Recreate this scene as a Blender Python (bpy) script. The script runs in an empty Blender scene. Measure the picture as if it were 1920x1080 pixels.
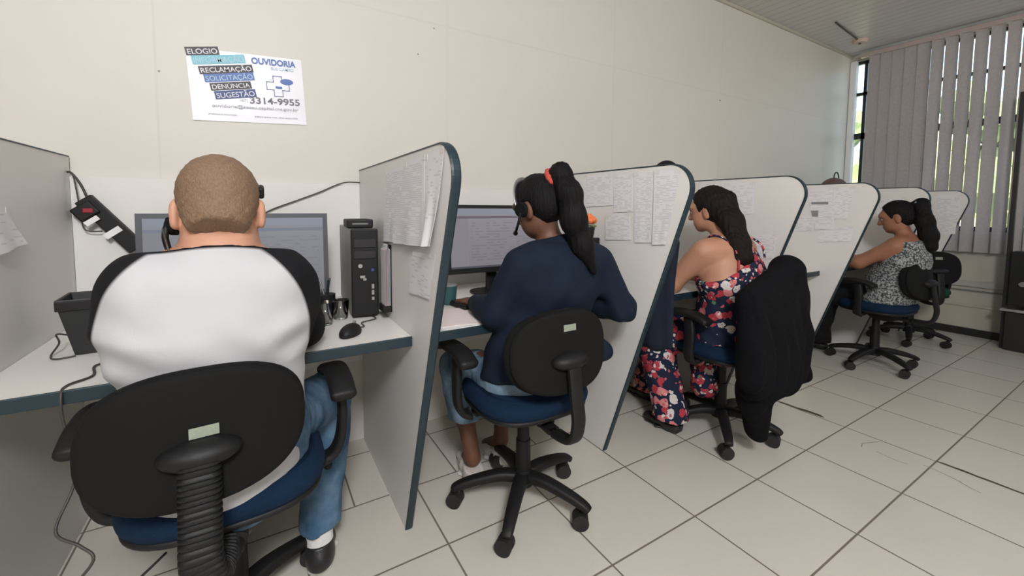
import bpy, bmesh, math, random
import numpy as np
from mathutils import Vector, Matrix
random.seed(4); rng = np.random.default_rng(4)
S = bpy.context.scene
C = S.collection
PI = math.pi

# ------------------------------------------------------------------ camera
def camera_matrix(yaw, pitch, roll):
    f = Vector((math.sin(yaw)*math.cos(pitch), math.cos(yaw)*math.cos(pitch), math.sin(pitch)))
    r = Vector((math.cos(yaw), -math.sin(yaw), 0)); u = r.cross(f)
    r2 = math.cos(roll)*r + math.sin(roll)*u; u2 = -math.sin(roll)*r + math.cos(roll)*u
    return Matrix((r2, u2, -f)).transposed()
cam_data = bpy.data.cameras.new('camera'); cam = bpy.data.objects.new('camera', cam_data); C.objects.link(cam)
cam_data.sensor_width = 36.0; cam_data.lens = 788.4/1920*36; cam_data.shift_y = -(540-442.2)/1920
cam_data.clip_start = 0.05
cam.matrix_world = Matrix.Translation((0, 0, 1.2)) @ camera_matrix(0.5447903, -0.0676362, 0.0067003).to_4x4()
S.camera = cam
S.view_settings.view_transform = 'Standard'; S.view_settings.look = 'None'; S.view_settings.gamma = 1
S.view_settings.use_curve_mapping = False
S.view_settings.exposure = 0.75

# ------------------------------------------------------------------ sky, sun, unseen room lights
W = bpy.data.worlds.new('sky'); S.world = W; W.use_nodes = True
wn = W.node_tree.nodes; bg = wn['Background']
sky = wn.new('ShaderNodeTexSky'); sky.sky_type = 'NISHITA'; sky.sun_elevation = math.radians(55); sky.sun_disc = False
sky.sun_rotation = math.radians(250); sky.air_density = 1.2; sky.dust_density = 2.5
W.node_tree.links.new(sky.outputs[0], bg.inputs[0]); bg.inputs[1].default_value = 0.5
sun_d = bpy.data.lights.new('sun', 'SUN'); sun_d.energy = 7.5; sun_d.angle = 0.02; sun_d.color = (1, .95, .84)
sun = bpy.data.objects.new('sun', sun_d); C.objects.link(sun)
sun.rotation_euler = Vector((0.62, 0.25, -0.8)).to_track_quat('-Z', 'Y').to_euler()
def unseen_room_light(name, loc, power, col, rad=.28):
    d = bpy.data.lights.new(name, 'POINT'); d.shadow_soft_size = rad; d.energy = power; d.color = col
    o = bpy.data.objects.new(name, d); C.objects.link(o); o.location = loc
    return o
unseen_room_light('unseen_room_light', (-0.25, -1.30, 2.68), 168, (.985, .985, 1.0))  # unseen main light, standing for flash bounced off the ceiling
unseen_room_light('unseen_room_light', (3.0, -1.2, 2.60), 20, (1, .93, .82))  # weak warm light added out of view to lift the right side

# ------------------------------------------------------------------ materials
MATS = {}
def mat(name, col, rough=0.6, metal=0.0, noise=0.0, nscale=20.0, bump=0.0, bscale=80.0, spec=0.5, sheen=0.0, emit=None, estr=1.0, trans=0.0):
    m = bpy.data.materials.new(name); m.use_nodes = True
    n = m.node_tree.nodes; l = m.node_tree.links; b = n['Principled BSDF']
    b.inputs['Base Color'].default_value = (*col, 1); b.inputs['Roughness'].default_value = rough
    b.inputs['Metallic'].default_value = metal; b.inputs['Specular IOR Level'].default_value = spec
    if sheen: b.inputs['Sheen Weight'].default_value = sheen
    if trans: b.inputs['Transmission Weight'].default_value = trans
    tc = n.new('ShaderNodeTexCoord')
    if noise:
        t = n.new('ShaderNodeTexNoise'); t.inputs['Scale'].default_value = nscale; t.inputs['Detail'].default_value = 4
        l.new(tc.outputs['Object'], t.inputs['Vector'])
        mx = n.new('ShaderNodeMix'); mx.data_type = 'RGBA'; mx.blend_type = 'MIX'
        mx.inputs[6].default_value = (*[max(0, c*(1-noise)) for c in col], 1); mx.inputs[7].default_value = (*[min(1, c*(1+noise)) for c in col], 1)
        l.new(t.outputs['Fac'], mx.inputs[0]); l.new(mx.outputs[2], b.inputs['Base Color'])
    if bump:
        t2 = n.new('ShaderNodeTexNoise'); t2.inputs['Scale'].default_value = bscale; t2.inputs['Detail'].default_value = 5
        l.new(tc.outputs['Object'], t2.inputs['Vector'])
        bp = n.new('ShaderNodeBump'); bp.inputs['Strength'].default_value = bump; bp.inputs['Distance'].default_value = 0.01
        l.new(t2.outputs['Fac'], bp.inputs['Height']); l.new(bp.outputs[0], b.inputs['Normal'])
    if emit:
        b.inputs['Emission Color'].default_value = (*emit, 1); b.inputs['Emission Strength'].default_value = estr
    MATS[name] = m
    return m
def math_node(nt, op, a, b=None, c=None):
    x = nt.nodes.new('ShaderNodeMath'); x.operation = op
    for i, v in enumerate((a, b, c)):
        if v is None: continue
        if isinstance(v, (int, float)): x.inputs[i].default_value = v
        else: nt.links.new(v, x.inputs[i])
    return x.outputs[0]
def mix_col(nt, fac, c1, c2):
    mx = nt.nodes.new('ShaderNodeMix'); mx.data_type = 'RGBA'
    for i, v in ((0, fac), (6, c1), (7, c2)):
        if isinstance(v, tuple): mx.inputs[i].default_value = (*v, 1)
        elif isinstance(v, (int, float)): mx.inputs[i].default_value = v
        else: nt.links.new(v, mx.inputs[i])
    return mx.outputs[2]
def obj_xyz(nt):
    tc = nt.nodes.new('ShaderNodeTexCoord'); sp = nt.nodes.new('ShaderNodeSeparateXYZ')
    nt.links.new(tc.outputs['Object'], sp.inputs[0]); return tc.outputs['Object'], sp.outputs

WHITE = mat('white_laminate', (.74, .725, .70), .42, noise=.025, nscale=3)
DESKTOP = mat('desk_laminate', (.72, .70, .66), .38, noise=.03, nscale=6)
TRIM = mat('blue_edge_trim', (.0105, .027, .039), .45)
BLACKP = mat('black_plastic', (.007, .007, .0075), .55, bump=.08, bscale=400, spec=.35)
SHELL = mat('black_back_shell', (.0065, .0065, .0065), .85, spec=.2)
BLACKF = mat('black_fabric', (.0065, .0065, .007), .95, sheen=.0, bump=.3, bscale=600, spec=.2)
RUBBER = mat('rubber', (.012, .012, .012), .6)
NAVYF = mat('navy_seat_fabric', (.004, .018, .046), .9, noise=.25, nscale=120, bump=.3, bscale=500, sheen=.0, spec=.2)
GREENF = mat('green_seat_fabric', (.012, .055, .042), .85, noise=.2, nscale=120, bump=.3, bscale=500, spec=.2)
PAPER = mat('paper', (.80, .79, .80), .7)
STICKER = mat('sticker_paper', (.27, .30, .24), .5, noise=.25, nscale=90)
CABLE = mat('cable', (.05, .042, .038), .5)
METAL = mat('brushed_metal', (.55, .55, .56), .35, metal=1)
DARKMETAL = mat('dark_metal', (.03, .03, .032), .4, metal=.4)
GREYP = mat('grey_plastic', (.20, .21, .20), .45)
BEZEL = mat('dark_bezel', (.075, .078, .09), .4)
CREAM = mat('cream_panel', (.50, .47, .39), .55, noise=.06, nscale=5)
def make_plain_extra(): pass

# ------------------------------------------------------------------ object helpers
def link(o, parent=None):
    C.objects.link(o)
    if parent is not None: o.parent = parent
    return o
def tag(o, label, cat, group=None, kind=None):
    if label: o['label'] = label
    if cat: o['category'] = cat
    if group: o['group'] = group
    if kind: o['kind'] = kind
    return o
def thing(name, label, cat, loc=(0, 0, 0), rz=0.0, group=None):
    o = bpy.data.objects.new(name, None); C.objects.link(o); o.empty_display_size = .1
    o.location = loc; o.rotation_euler = (0, 0, rz)
    return tag(o, label, cat, group)
def obj(name, bm, m, parent=None, smooth=False, bevel=0.0, seg=2, angle=40):
    me = bpy.data.meshes.new(name); bm.normal_update(); bm.to_mesh(me); bm.free()
    ms = m if isinstance(m, (list, tuple)) else [m]
    for x in ms: me.materials.append(x)
    o = bpy.data.objects.new(name, me); link(o, parent)
    if smooth:
        for p in me.polygons: p.use_smooth = True
        if smooth == 'auto':
            try: me.set_sharp_from_angle(angle=math.radians(angle))
            except Exception: pass
    if bevel:
        b = o.modifiers.new('bevel', 'BEVEL'); b.width = bevel; b.segments = seg; b.limit_method = 'ANGLE'; b.angle_limit = math.radians(40)
    return o
def bx(bm, c, s, rot=None, mi=0):
    M = Matrix.Translation(c) @ (rot.to_4x4() if rot is not None else Matrix.Identity(4)) @ Matrix.Diagonal((*s, 1))
    r = bmesh.ops.create_cube(bm, size=1, matrix=M)
    for f in {f for v in r['verts'] for f in v.link_faces}: f.material_index = mi
    return r['verts']
def box(c, s, rot=None):
    bm = bmesh.new(); bx(bm, c, s, rot); return bm
def cyl(bm, a, b, r1, r2=None, n=20, caps=True):
    a, b = Vector(a), Vector(b); d = b-a
    M = Matrix.Translation((a+b)/2) @ d.to_track_quat('Z', 'Y').to_matrix().to_4x4()
    return bmesh.ops.create_cone(bm, cap_ends=caps, segments=n, radius1=r1, radius2=r1 if r2 is None else r2, depth=d.length, matrix=M)['verts']
def sph(bm, c, r, n=16, scale=(1, 1, 1), rot=None):
    M = Matrix.Translation(c) @ (rot.to_4x4() if rot is not None else Matrix.Identity(4)) @ Matrix.Diagonal((*scale, 1))
    return bmesh.ops.create_uvsphere(bm, u_segments=n, v_segments=max(6, n//2+2), radius=r, matrix=M)['verts']
def smooth_path(pts, sub=6):
    P = [Vector(p) for p in pts]
    if len(P) < 3: return P
    out = []
    for i in range(len(P)-1):
        p0 = P[max(i-1, 0)]; p1 = P[i]; p2 = P[i+1]; p3 = P[min(i+2, len(P)-1)]
        for k in range(sub):
            t = k/sub
            out.append(.5*((2*p1)+(p2-p0)*t+(2*p0-5*p1+4*p2-p3)*t*t+(3*p1-p0-3*p2+p3)*t**3))
    out.append(P[-1]); return out
def tube(bm, pts, r, n=10, caps=True, flat=None):
    """sweep a round (or flattened: flat=(wide, thick, up vector)) section along pts; r number or list"""
    P = [Vector(p) for p in pts]; rings = []
    ref = None
    for i, p in enumerate(P):
        t = (P[min(i+1, len(P)-1)]-P[max(i-1, 0)]).normalized()
        if flat: u = Vector(flat[2]); u = (u - t*u.dot(t)).normalized()
        else:
            if ref is None:
                ref = Vector((0, 0, 1)) if abs(t.z) < .9 else Vector((1, 0, 0))
            u = (ref - t*ref.dot(t)).normalized(); ref = u
        v = t.cross(u)
        rr = r[i] if isinstance(r, (list, tuple)) else r
        ring = []
        for k in range(n):
            a = 2*PI*k/n
            if flat:
                ca, sa = math.cos(a), math.sin(a)
                e = .6
                ring.append(bm.verts.new(p + v*(flat[0]*math.copysign(abs(ca)**e, ca)*rr) + u*(flat[1]*math.copysign(abs(sa)**e, sa)*rr)))
            else: ring.append(bm.verts.new(p + (v*math.cos(a)+u*math.sin(a))*rr))
        rings.append(ring)
    for a, b in zip(rings, rings[1:]):
        for k in range(n): bm.faces.new((a[k], a[(k+1) % n], b[(k+1) % n], b[k]))
    if caps:
        bm.faces.new(list(reversed(rings[0]))); bm.faces.new(rings[-1])
def prism(bm, poly, axis, lo, hi):
    """extrude a 2-D outline: axis 0 -> outline is (y,z), 1 -> (x,z), 2 -> (x,y)"""
    def P(u, v, w): return ((w, u, v), (u, w, v), (u, v, w))[axis]
    A = [bm.verts.new(P(u, v, lo)) for u, v in poly]; B = [bm.verts.new(P(u, v, hi)) for u, v in poly]
    n = len(poly)
    bm.faces.new(A); bm.faces.new(list(reversed(B)))
    for i in range(n): bm.faces.new((A[i], B[i], B[(i+1) % n], A[(i+1) % n]))
    bmesh.ops.recalc_face_normals(bm, faces=bm.faces[:])
def pad(w, h, t, e=3.2, curve=0.0, crown=.35, n=56):
    """soft pad lying in local x (w) and z (h), thickness t along y; curve bends its sides"""
    bm = bmesh.new(); rings = []
    prof = []
    for k in range(9):
        a = -PI/2 + PI*k/8
        prof.append((1-(t*.5/(min(w, h)*.5))*(1-math.cos(a)), math.sin(a)*t/2))
    full = [(0.25, -t/2*(1+crown)), (0.6, -t/2*(1+crown*.6)), (0.85, -t/2*(1+crown*.15))] + prof + [(0.85, t/2*(1+crown*.15)), (0.6, t/2*(1+crown*.6)), (0.25, t/2*(1+crown))]
    for s, y in full:
        ring = []
        for k in range(n):
            a = 2*PI*k/n; ca, sa = math.cos(a), math.sin(a)
            x = w/2*s*math.copysign(abs(ca)**(2/e), ca); z = h/2*s*math.copysign(abs(sa)**(2/e), sa)
            ring.append(bm.verts.new((x, y + curve*x*x, z)))
        rings.append(ring)
    for a, b in zip(rings, rings[1:]):
        for k in range(n): bm.faces.new((a[k], a[(k+1) % n], b[(k+1) % n], b[k]))
    for ring, y in ((rings[0], -t/2*(1+crown)), (rings[-1], t/2*(1+crown))):
        c = bm.verts.new((0, y, 0))
        for k in range(n): bm.faces.new((ring[k], ring[(k+1) % n], c))
    bmesh.ops.recalc_face_normals(bm, faces=bm.faces[:])
    return bm
def xf(bm, M):
    bmesh.ops.transform(bm, matrix=M, verts=bm.verts[:]); return bm
def dup(root, loc, rz):
    r = root.copy(); C.objects.link(r); r.location = loc; r.rotation_euler = (0, 0, rz)
    for k in ('label', 'group', 'category'):
        if k in root: r[k] = root[k]
    for ch in list(root.children):
        c = ch.copy(); C.objects.link(c); c.parent = r
        for g in list(ch.children):
            d = g.copy(); C.objects.link(d); d.parent = c
    return r
def text_mesh(name, s, height, m, parent=None, width=None, bold=0.0, depth=.0004):
    cu = bpy.data.curves.new('t', 'FONT'); cu.body = s; cu.align_x = 'LEFT'; cu.size = 1; cu.offset = bold; cu.extrude = depth
    t = bpy.data.objects.new('t', cu); C.objects.link(t)
    bpy.context.view_layer.update()
    me = bpy.data.meshes.new_from_object(t.evaluated_get(bpy.context.evaluated_depsgraph_get()))
    bpy.data.objects.remove(t); bpy.data.curves.remove(cu)
    co = np.zeros(len(me.vertices)*3); me.vertices.foreach_get('co', co); co = co.reshape(-1, 3)
    mn, mx = co.min(0), co.max(0); k = height/.73
    sx = k if width is None else width/max(1e-6, (mx[0]-mn[0]))
    co[:, 0] = (co[:, 0]-mn[0])*sx; co[:, 1] *= k; co[:, 2] *= 1
    me.vertices.foreach_set('co', co.ravel()); me.update(); me.materials.clear(); me.materials.append(m)
    me.name = name
    return link(bpy.data.objects.new(name, me), parent)

# ------------------------------------------------------------------ the room
Y_WALL, X_WIN, Z_CEIL = 2.20, 5.83, 2.93
def structure(o): o['kind'] = 'structure'; return o
# floor: ceramic tiles 0.44 x 0.3655 with dark grout
def floor_material():
    m = bpy.data.materials.new('floor_tiles'); m.use_nodes = True; nt = m.node_tree; b = nt.nodes['Principled BSDF']
    co, s = obj_xyz(nt)
    def dist(v, v0, p):
        f = math_node(nt, 'FRACT', math_node(nt, 'DIVIDE', math_node(nt, 'SUBTRACT', v, v0), p))
        return math_node(nt, 'MULTIPLY', math_node(nt, 'MINIMUM', f, math_node(nt, 'SUBTRACT', 1.0, f)), p)
    back = math_node(nt, 'GREATER_THAN', s[1], 1.695)
    xs = math_node(nt, 'ADD', s[0], math_node(nt, 'MULTIPLY', back, -.19))
    dx = dist(xs, .55-.4395*20, .4395); dy = dist(s[1], 1.331-.3655*20, .3655)
    gx = nt.nodes.new('ShaderNodeMapRange'); nt.links.new(dx, gx.inputs[0]); gx.inputs[1].default_value = .0022; gx.inputs[2].default_value = .0042; gx.inputs[3].default_value = 1; gx.inputs[4].default_value = 0
    gy = nt.nodes.new('ShaderNodeMapRange'); nt.links.new(dy, gy.inputs[0]); gy.inputs[1].default_value = .0022; gy.inputs[2].default_value = .0042; gy.inputs[3].default_value = 1; gy.inputs[4].default_value = 0
    g = math_node(nt, 'MAXIMUM', gx.outputs[0], gy.outputs[0])
    n1 = nt.nodes.new('ShaderNodeTexNoise'); n1.inputs['Scale'].default_value = 2.2; n1.inputs['Detail'].default_value = 6; nt.links.new(co, n1.inputs['Vector'])
    n2 = nt.nodes.new('ShaderNodeTexNoise'); n2.inputs['Scale'].default_value = 60; n2.inputs['Detail'].default_value = 3; nt.links.new(co, n2.inputs['Vector'])
    base = mix_col(nt, n1.outputs['Fac'], (.57, .55, .48), (.67, .645, .58))
    base = mix_col(nt, math_node(nt, 'MULTIPLY', n2.outputs['Fac'], .25), base, (.52, .49, .43))
    col = mix_col(nt, math_node(nt, 'MULTIPLY', g, .92), base, (.13, .10, .075))
    nt.links.new(col, b.inputs['Base Color'])
    rr = math_node(nt, 'ADD', .30, math_node(nt, 'MULTIPLY', g, .5)); nt.links.new(rr, b.inputs['Roughness'])
    bp = nt.nodes.new('ShaderNodeBump'); bp.inputs['Strength'].default_value = .5; bp.inputs['Distance'].default_value = .002; bp.invert = True
    nt.links.new(g, bp.inputs['Height']); nt.links.new(bp.outputs[0], b.inputs['Normal'])
    return m
XL, YF = -2.6, -3.0
fl = structure(obj('floor', box(((XL+X_WIN)/2, (YF+Y_WALL)/2, -.05), (X_WIN-XL+.4, Y_WALL-YF+.4, .1)), floor_material()))
fl['label'] = 'glossy beige ceramic tile floor with brown grout lines'
STAIN = mat('grout_dirt', (.075, .055, .035), .8, noise=.4, nscale=60)
def stain(pts, wds):
    bm = bmesh.new(); L = []; R_ = []
    for i, (x, y) in enumerate(pts):
        a = Vector(pts[max(i-1, 0)]); b = Vector(pts[min(i+1, len(pts)-1)]); d = (b-a).normalized(); n = Vector((-d.y, d.x))*wds[i]
        L.append(bm.verts.new((x+n.x, y+n.y, .0006))); R_.append(bm.verts.new((x-n.x, y-n.y, .0006)))
    for i in range(len(pts)-1): bm.faces.new((L[i], R_[i], R_[i+1], L[i+1]))
    bmesh.ops.recalc_face_normals(bm, faces=bm.faces[:])
    return bm
def wob(p0, p1, n, w, amp):
    pts = [(p0[0]+(p1[0]-p0[0])*i/n + random.uniform(-amp, amp), p0[1]+(p1[1]-p0[1])*i/n) for i in range(n+1)]
    return pts, [w*random.uniform(.6, 1.3)*(.3 if i in (0, n) else 1) for i in range(n+1)]
obj('dirt_streak', stain(*wob((2.758, 1.325), (2.772, 1.075), 9, .012, .004)), STAIN, fl)
obj('dirt_streak', stain(*wob((2.752, .60), (2.752, .28), 12, .007, .003)), STAIN, fl)
SCUFF = mat('scuff', (.30, .275, .23), .6)
for q in ([(2.585, .835), (2.63, .845), (2.685, .825), (2.73, .808)], [(2.63, .50), (2.61, .46), (2.60, .425)], [(2.655, .62), (2.645, .55), (2.63, .49)], [(2.60, .78), (2.59, .70), (2.60, .66)]):
    pp = [(v.x, v.y) for v in smooth_path([(a, b, 0) for a, b in q], 5)]
    obj('scuff_mark', stain(pp, [.0022]*len(pp)), SCUFF, fl)

def wall_material():
    m = bpy.data.materials.new('beige_wall_paint'); m.use_nodes = True; nt = m.node_tree; b = nt.nodes['Principled BSDF']
    co, s = obj_xyz(nt)
    def groove(v, v0, p, w):
        f = math_node(nt, 'FRACT', math_node(nt, 'DIVIDE', math_node(nt, 'SUBTRACT', v, v0), p))
        d = math_node(nt, 'MULTIPLY', math_node(nt, 'MINIMUM', f, math_node(nt, 'SUBTRACT', 1.0, f)), p)
        r = nt.nodes.new('ShaderNodeMapRange'); nt.links.new(d, r.inputs[0]); r.inputs[1].default_value = w*.4; r.inputs[2].default_value = w; r.inputs[3].default_value = 1; r.inputs[4].default_value = 0
        return r.outputs[0]
    g = math_node(nt, 'MAXIMUM', groove(s[0], -.33-1.24*8, 1.24, .006), groove(s[2], 2.175-4.4, 2.2, .007))
    n1 = nt.nodes.new('ShaderNodeTexNoise'); n1.inputs['Scale'].default_value = 1.3; n1.inputs['Detail'].default_value = 5; nt.links.new(co, n1.inputs['Vector'])
    base = mix_col(nt, n1.outputs['Fac'], (.645, .622, .57), (.685, .662, .61))
    nt.links.new(mix_col(nt, math_node(nt, 'MULTIPLY', g, .10), base, (.40, .36, .29)), b.inputs['Base Color'])
    b.inputs['Roughness'].default_value = .5
    bp = nt.nodes.new('ShaderNodeBump'); bp.inputs['Strength'].default_value = .12; bp.inputs['Distance'].default_value = .003; bp.invert = True
    nt.links.new(g, bp.inputs['Height']); nt.links.new(bp.outputs[0], b.inputs['Normal'])
    return m
WALL = wall_material(); WALL_DIM = mat('dimmed_unseen_wall', (.30, .27, .23), .6, noise=.05, nscale=3)  # second one is a darker copy for unseen walls, to cut bounced light
wb = structure(obj('wall_back', box(((XL+X_WIN)/2, Y_WALL+.06, Z_CEIL/2), (X_WIN-XL+.4, .12, Z_CEIL)), WALL))
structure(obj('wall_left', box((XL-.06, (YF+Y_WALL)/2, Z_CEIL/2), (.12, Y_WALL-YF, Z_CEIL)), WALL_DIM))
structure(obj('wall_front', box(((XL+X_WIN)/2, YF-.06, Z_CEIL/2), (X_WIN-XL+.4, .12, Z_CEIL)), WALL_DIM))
for x, z in ((3.386, 2.116), (.748, 2.0), (-.318, 1.733), (.837, 2.15)):
    bm = bmesh.new(); cyl(bm, (x, Y_WALL-.0015, z), (x, Y_WALL+.01, z), .006 if x > 3 else .004, n=10)
    obj('nail_hole', bm, STAIN if x > 3 else GREYP, wb)
# ceiling: narrow PVC strips running along the room's depth
def ceiling_material():
    m = bpy.data.materials.new('ceiling_strips'); m.use_nodes = True; nt = m.node_tree; b = nt.nodes['Principled BSDF']
    co, s = obj_xyz(nt)
    f = math_node(nt, 'FRACT', math_node(nt, 'DIVIDE', math_node(nt, 'ADD', s[0], 20.0), .10))
    d = math_node(nt, 'MINIMUM', f, math_node(nt, 'SUBTRACT', 1.0, f))
    r = nt.nodes.new('ShaderNodeMapRange'); nt.links.new(d, r.inputs[0]); r.inputs[1].default_value = .04; r.inputs[2].default_value = .12; r.inputs[3].default_value = 1; r.inputs[4].default_value = 0
    nt.links.new(mix_col(nt, math_node(nt, 'MULTIPLY', r.outputs[0], .35), (.60, .58, .57), (.36, .34, .33)), b.inputs['Base Color'])
    b.inputs['Roughness'].default_value = .32
    bp = nt.nodes.new('ShaderNodeBump'); bp.inputs['Strength'].default_value = .5; bp.inputs['Distance'].default_value = .004; bp.invert = True
    nt.links.new(r.outputs[0], bp.inputs['Height']); nt.links.new(bp.outputs[0], b.inputs['Normal'])
    return m
structure(obj('ceiling', box(((XL+X_WIN)/2, (YF+Y_WALL)/2, Z_CEIL+.05), (X_WIN-XL+.4, Y_WALL-YF+.4, .1)), ceiling_material()))
structure(obj('trim_1', box(((XL+X_WIN)/2, Y_WALL-.008, Z_CEIL-.012), (X_WIN-XL, .016, .024)), CREAM))
# window wall: opening from z 1.0 to 2.86, y -2.2 .. 2.16
bm = bmesh.new()
bx(bm, (X_WIN+.06, (YF+Y_WALL)/2, .50), (.12, Y_WALL-YF, 1.0))
bx(bm, (X_WIN+.06, (YF+Y_WALL)/2, 2.895), (.12, Y_WALL-YF, .07))
bx(bm, (X_WIN+.06, 2.185, 1.93), (.12, .03, 1.86))
bx(bm, (X_WIN+.06, (YF-2.2)/2, 1.93), (.12, abs(YF+2.2), 1.86))
structure(obj('wall_window', bm, CREAM))
structure(obj('baseboard_window', box((X_WIN-.008, (YF+Y_WALL)/2, .035), (.016, Y_WALL-YF, .07)), DARKMETAL))
structure(obj('trim_2', box((X_WIN-.012, (YF+Y_WALL)/2, .50), (.024, Y_WALL-YF, .055)), mat('grey_conduit', (.42, .41, .38), .5), bevel=.004))
structure(obj('trim_3', box((X_WIN-.008, (YF+Y_WALL)/2, .435), (.016, Y_WALL-YF, .012)), GREYP))
structure(obj('trim_4', box((X_WIN-.008, (YF+Y_WALL)/2, .29), (.016, Y_WALL-YF, .02)), CREAM))
structure(obj('trim_5', box((X_WIN-.005, 2.168, 1.93), (.05, .055, 1.86)), mat('white_jamb', (.78, .79, .80), .5)))
win = structure(obj('window_1', box((X_WIN+.05, -.02, 1.02), (.07, 4.36, .05)), DARKMETAL))   # sill rail carries frame and panes
bm = bmesh.new()
for z, h in ((2.03, .065), (2.50, .032), (2.845, .03)): bx(bm, (X_WIN+.05, -.02, z), (.045, 4.36, h))
for y in (2.068, 1.52, .90, .28, -.34, -.96, -1.58, -2.18): bx(bm, (X_WIN+.05, y, 1.93), (.045, .03, 1.83))
obj('window_frame', bm, DARKMETAL, win)
GLASS = bpy.data.materials.new('window_glass'); GLASS.use_nodes = True
_n = GLASS.node_tree.nodes; _n.clear(); _o = _n.new('ShaderNodeOutputMaterial'); _t = _n.new('ShaderNodeBsdfTransparent'); _g = _n.new('ShaderNodeBsdfGlossy'); _m = _n.new('ShaderNodeMixShader')
_g.inputs['Roughness'].default_value = .02; _m.inputs[0].default_value = .06; _t.inputs[0].default_value = (.97, .985, .975, 1)
GLASS.node_tree.links.new(_t.outputs[0], _m.inputs[1]); GLASS.node_tree.links.new(_g.outputs[0], _m.inputs[2]); GLASS.node_tree.links.new(_m.outputs[0], _o.inputs[0])
obj('window_pane', box((X_WIN+.06, -.02, 1.94), (.004, 4.34, 1.82)), GLASS, win)

# vertical blind
BLIND = bpy.data.materials.new('blind_fabric'); BLIND.use_nodes = True
nt = BLIND.node_tree; b = nt.nodes['Principled BSDF']; co, s_ = obj_xyz(nt)
n1 = nt.nodes.new('ShaderNodeTexNoise'); n1.inputs['Scale'].default_value = 45; n1.inputs['Detail'].default_value = 6; nt.links.new(co, n1.inputs['Vector'])
colr = mix_col(nt, n1.outputs['Fac'], (.38, .35, .345), (.50, .465, .46)); nt.links.new(colr, b.inputs['Base Color']); b.inputs['Roughness'].default_value = .9
tr = nt.nodes.new('ShaderNodeBsdfTranslucent'); nt.links.new(colr, tr.inputs[0]); ms = nt.nodes.new('ShaderNodeMixShader'); ms.inputs[0].default_value = .12
nt.links.new(b.outputs[0], ms.inputs[1]); nt.links.new(tr.outputs[0], ms.inputs[2]); nt.links.new(ms.outputs[0], nt.nodes['Material Output'].inputs[0])
bl = thing('vertical_blind', 'grey fabric vertical blind covering the far window, several slats turned open', 'blind', (X_WIN-.10, 1.0, 2.86))
obj('headrail', box((0, -1.05, .02), (.05, 4.25, .045)), mat('headrail_metal', (.50, .42, .39), .35, metal=.3), bl, bevel=.004)
k = 0; y = 1.950
while y > -2.05:
    # turned angle measured from closed
    if y > 1.50: a = .12 + .05*random.random()
    elif y > 0.95: a = (.62, .70, .60, .74, .56, .68, .66)[k % 7]
    else: a = .35 + .1*random.random()
    wdt = .098
    bm = bmesh.new()
    nseg = 6
    prof = [(-wdt/2+wdt*i/nseg, .006*(1-(2*i/nseg-1)**2)) for i in range(nseg+1)]
    A = [bm.verts.new((v, u, 0)) for u, v in prof]; B = [bm.verts.new((v + .004*math.sin(k*1.7), u, -2.05)) for u, v in prof]
    A2 = [bm.verts.new((v+.0012, u, 0)) for u, v in prof]; B2 = [bm.verts.new((v+.0012 + .004*math.sin(k*1.7), u, -2.05)) for u, v in prof]
    for i in range(nseg):
        bm.faces.new((A[i], A[i+1], B[i+1], B[i])); bm.faces.new((A2[i+1], A2[i], B2[i], B2[i+1]))
    bm.faces.new((A[0], B[0], B2[0], A2[0])); bm.faces.new((A[-1], A2[-1], B2[-1], B[-1]))
    bmesh.ops.recalc_face_normals(bm, faces=bm.faces[:])
    o = obj('slat', bm, BLIND, bl, smooth='auto'); o.location = (0, y-1.0, 0); o.rotation_euler = (0, 0, a)
    k += 1; y -= .098

# small things on the ceiling by the window
t = thing('ceiling_glow_disc', 'small salmon coloured disc for a reddish glow on the ceiling near the window corner', 'glow disc', (5.33, 1.95, 2.93))  # disc added in place of a reddish glow on the ceiling
bm = bmesh.new(); cyl(bm, (0, 0, 0), (0, 0, -.03), .07, .055, 24); obj('housing', bm, mat('salmon_glow', (.60, .44, .39), .5), t, smooth='auto')
bm = bmesh.new(); cyl(bm, (0, 0, -.03), (0, 0, -.04), .012, .012, 12); obj('disc_centre', bm, CABLE, t)
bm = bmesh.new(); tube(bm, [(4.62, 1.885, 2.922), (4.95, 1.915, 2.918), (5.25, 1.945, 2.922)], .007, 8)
tag(obj('ceiling_cable', bm, CABLE, None, True), 'short dark cable run on the ceiling leading to the salmon disc', 'cable')

# ------------------------------------------------------------------ outside the window
GRASS = mat('pale_paving', (.42, .40, .34), .9, noise=.4, nscale=3)
structure(obj('ground', box((16, 0, -.35), (20, 40, .1)), GRASS))
LEAF = [mat('leaves_light', (.34, .38, .16), .7, noise=.5, nscale=7, bump=1.0, bscale=14), mat('leaves_dark', (.15, .20, .08), .7, noise=.5, nscale=6, bump=1.0, bscale=12)]
BARK = mat('bark', (.20, .15, .10), .9, noise=.3, nscale=9)
def tree(loc, r, h, li, label, seed):
    rg = random.Random(seed)
    t = thing('tree', label, 'tree', loc, 0, 'trees outside the window')
    bm = bmesh.new(); tube(bm, [(0, 0, 0), (.05, .03, h*.4), (0, .08, h*.8)], [.16, .12, .06], 10); obj('trunk', bm, BARK, t, True)
    bm = bmesh.new()
    for _ in range(46):
        a = rg.uniform(0, 2*PI); q = r*math.sqrt(rg.random()); z = h*rg.uniform(.35, 1.15)
        rr = r*rg.uniform(.18, .34)
        vs = bmesh.ops.create_icosphere(bm, subdivisions=2, radius=rr, matrix=Matrix.Translation((q*math.cos(a), q*math.sin(a), z)))['verts']
        for v in vs:
            v.co += Vector((rg.uniform(-1, 1), rg.uniform(-1, 1), rg.uniform(-1, 1)))*rr*.22
    obj('foliage', bm, LEAF[li], t)
tree((10.3, 3.5, -.3), 1.3, 2.3, 0, 'light green tree outside, beyond the corner of the window', 1)
tree((14.5, 7.6, -.3), 2.0, 3.4, 1, 'darker green tree outside, further behind the corner tree', 2)
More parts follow.
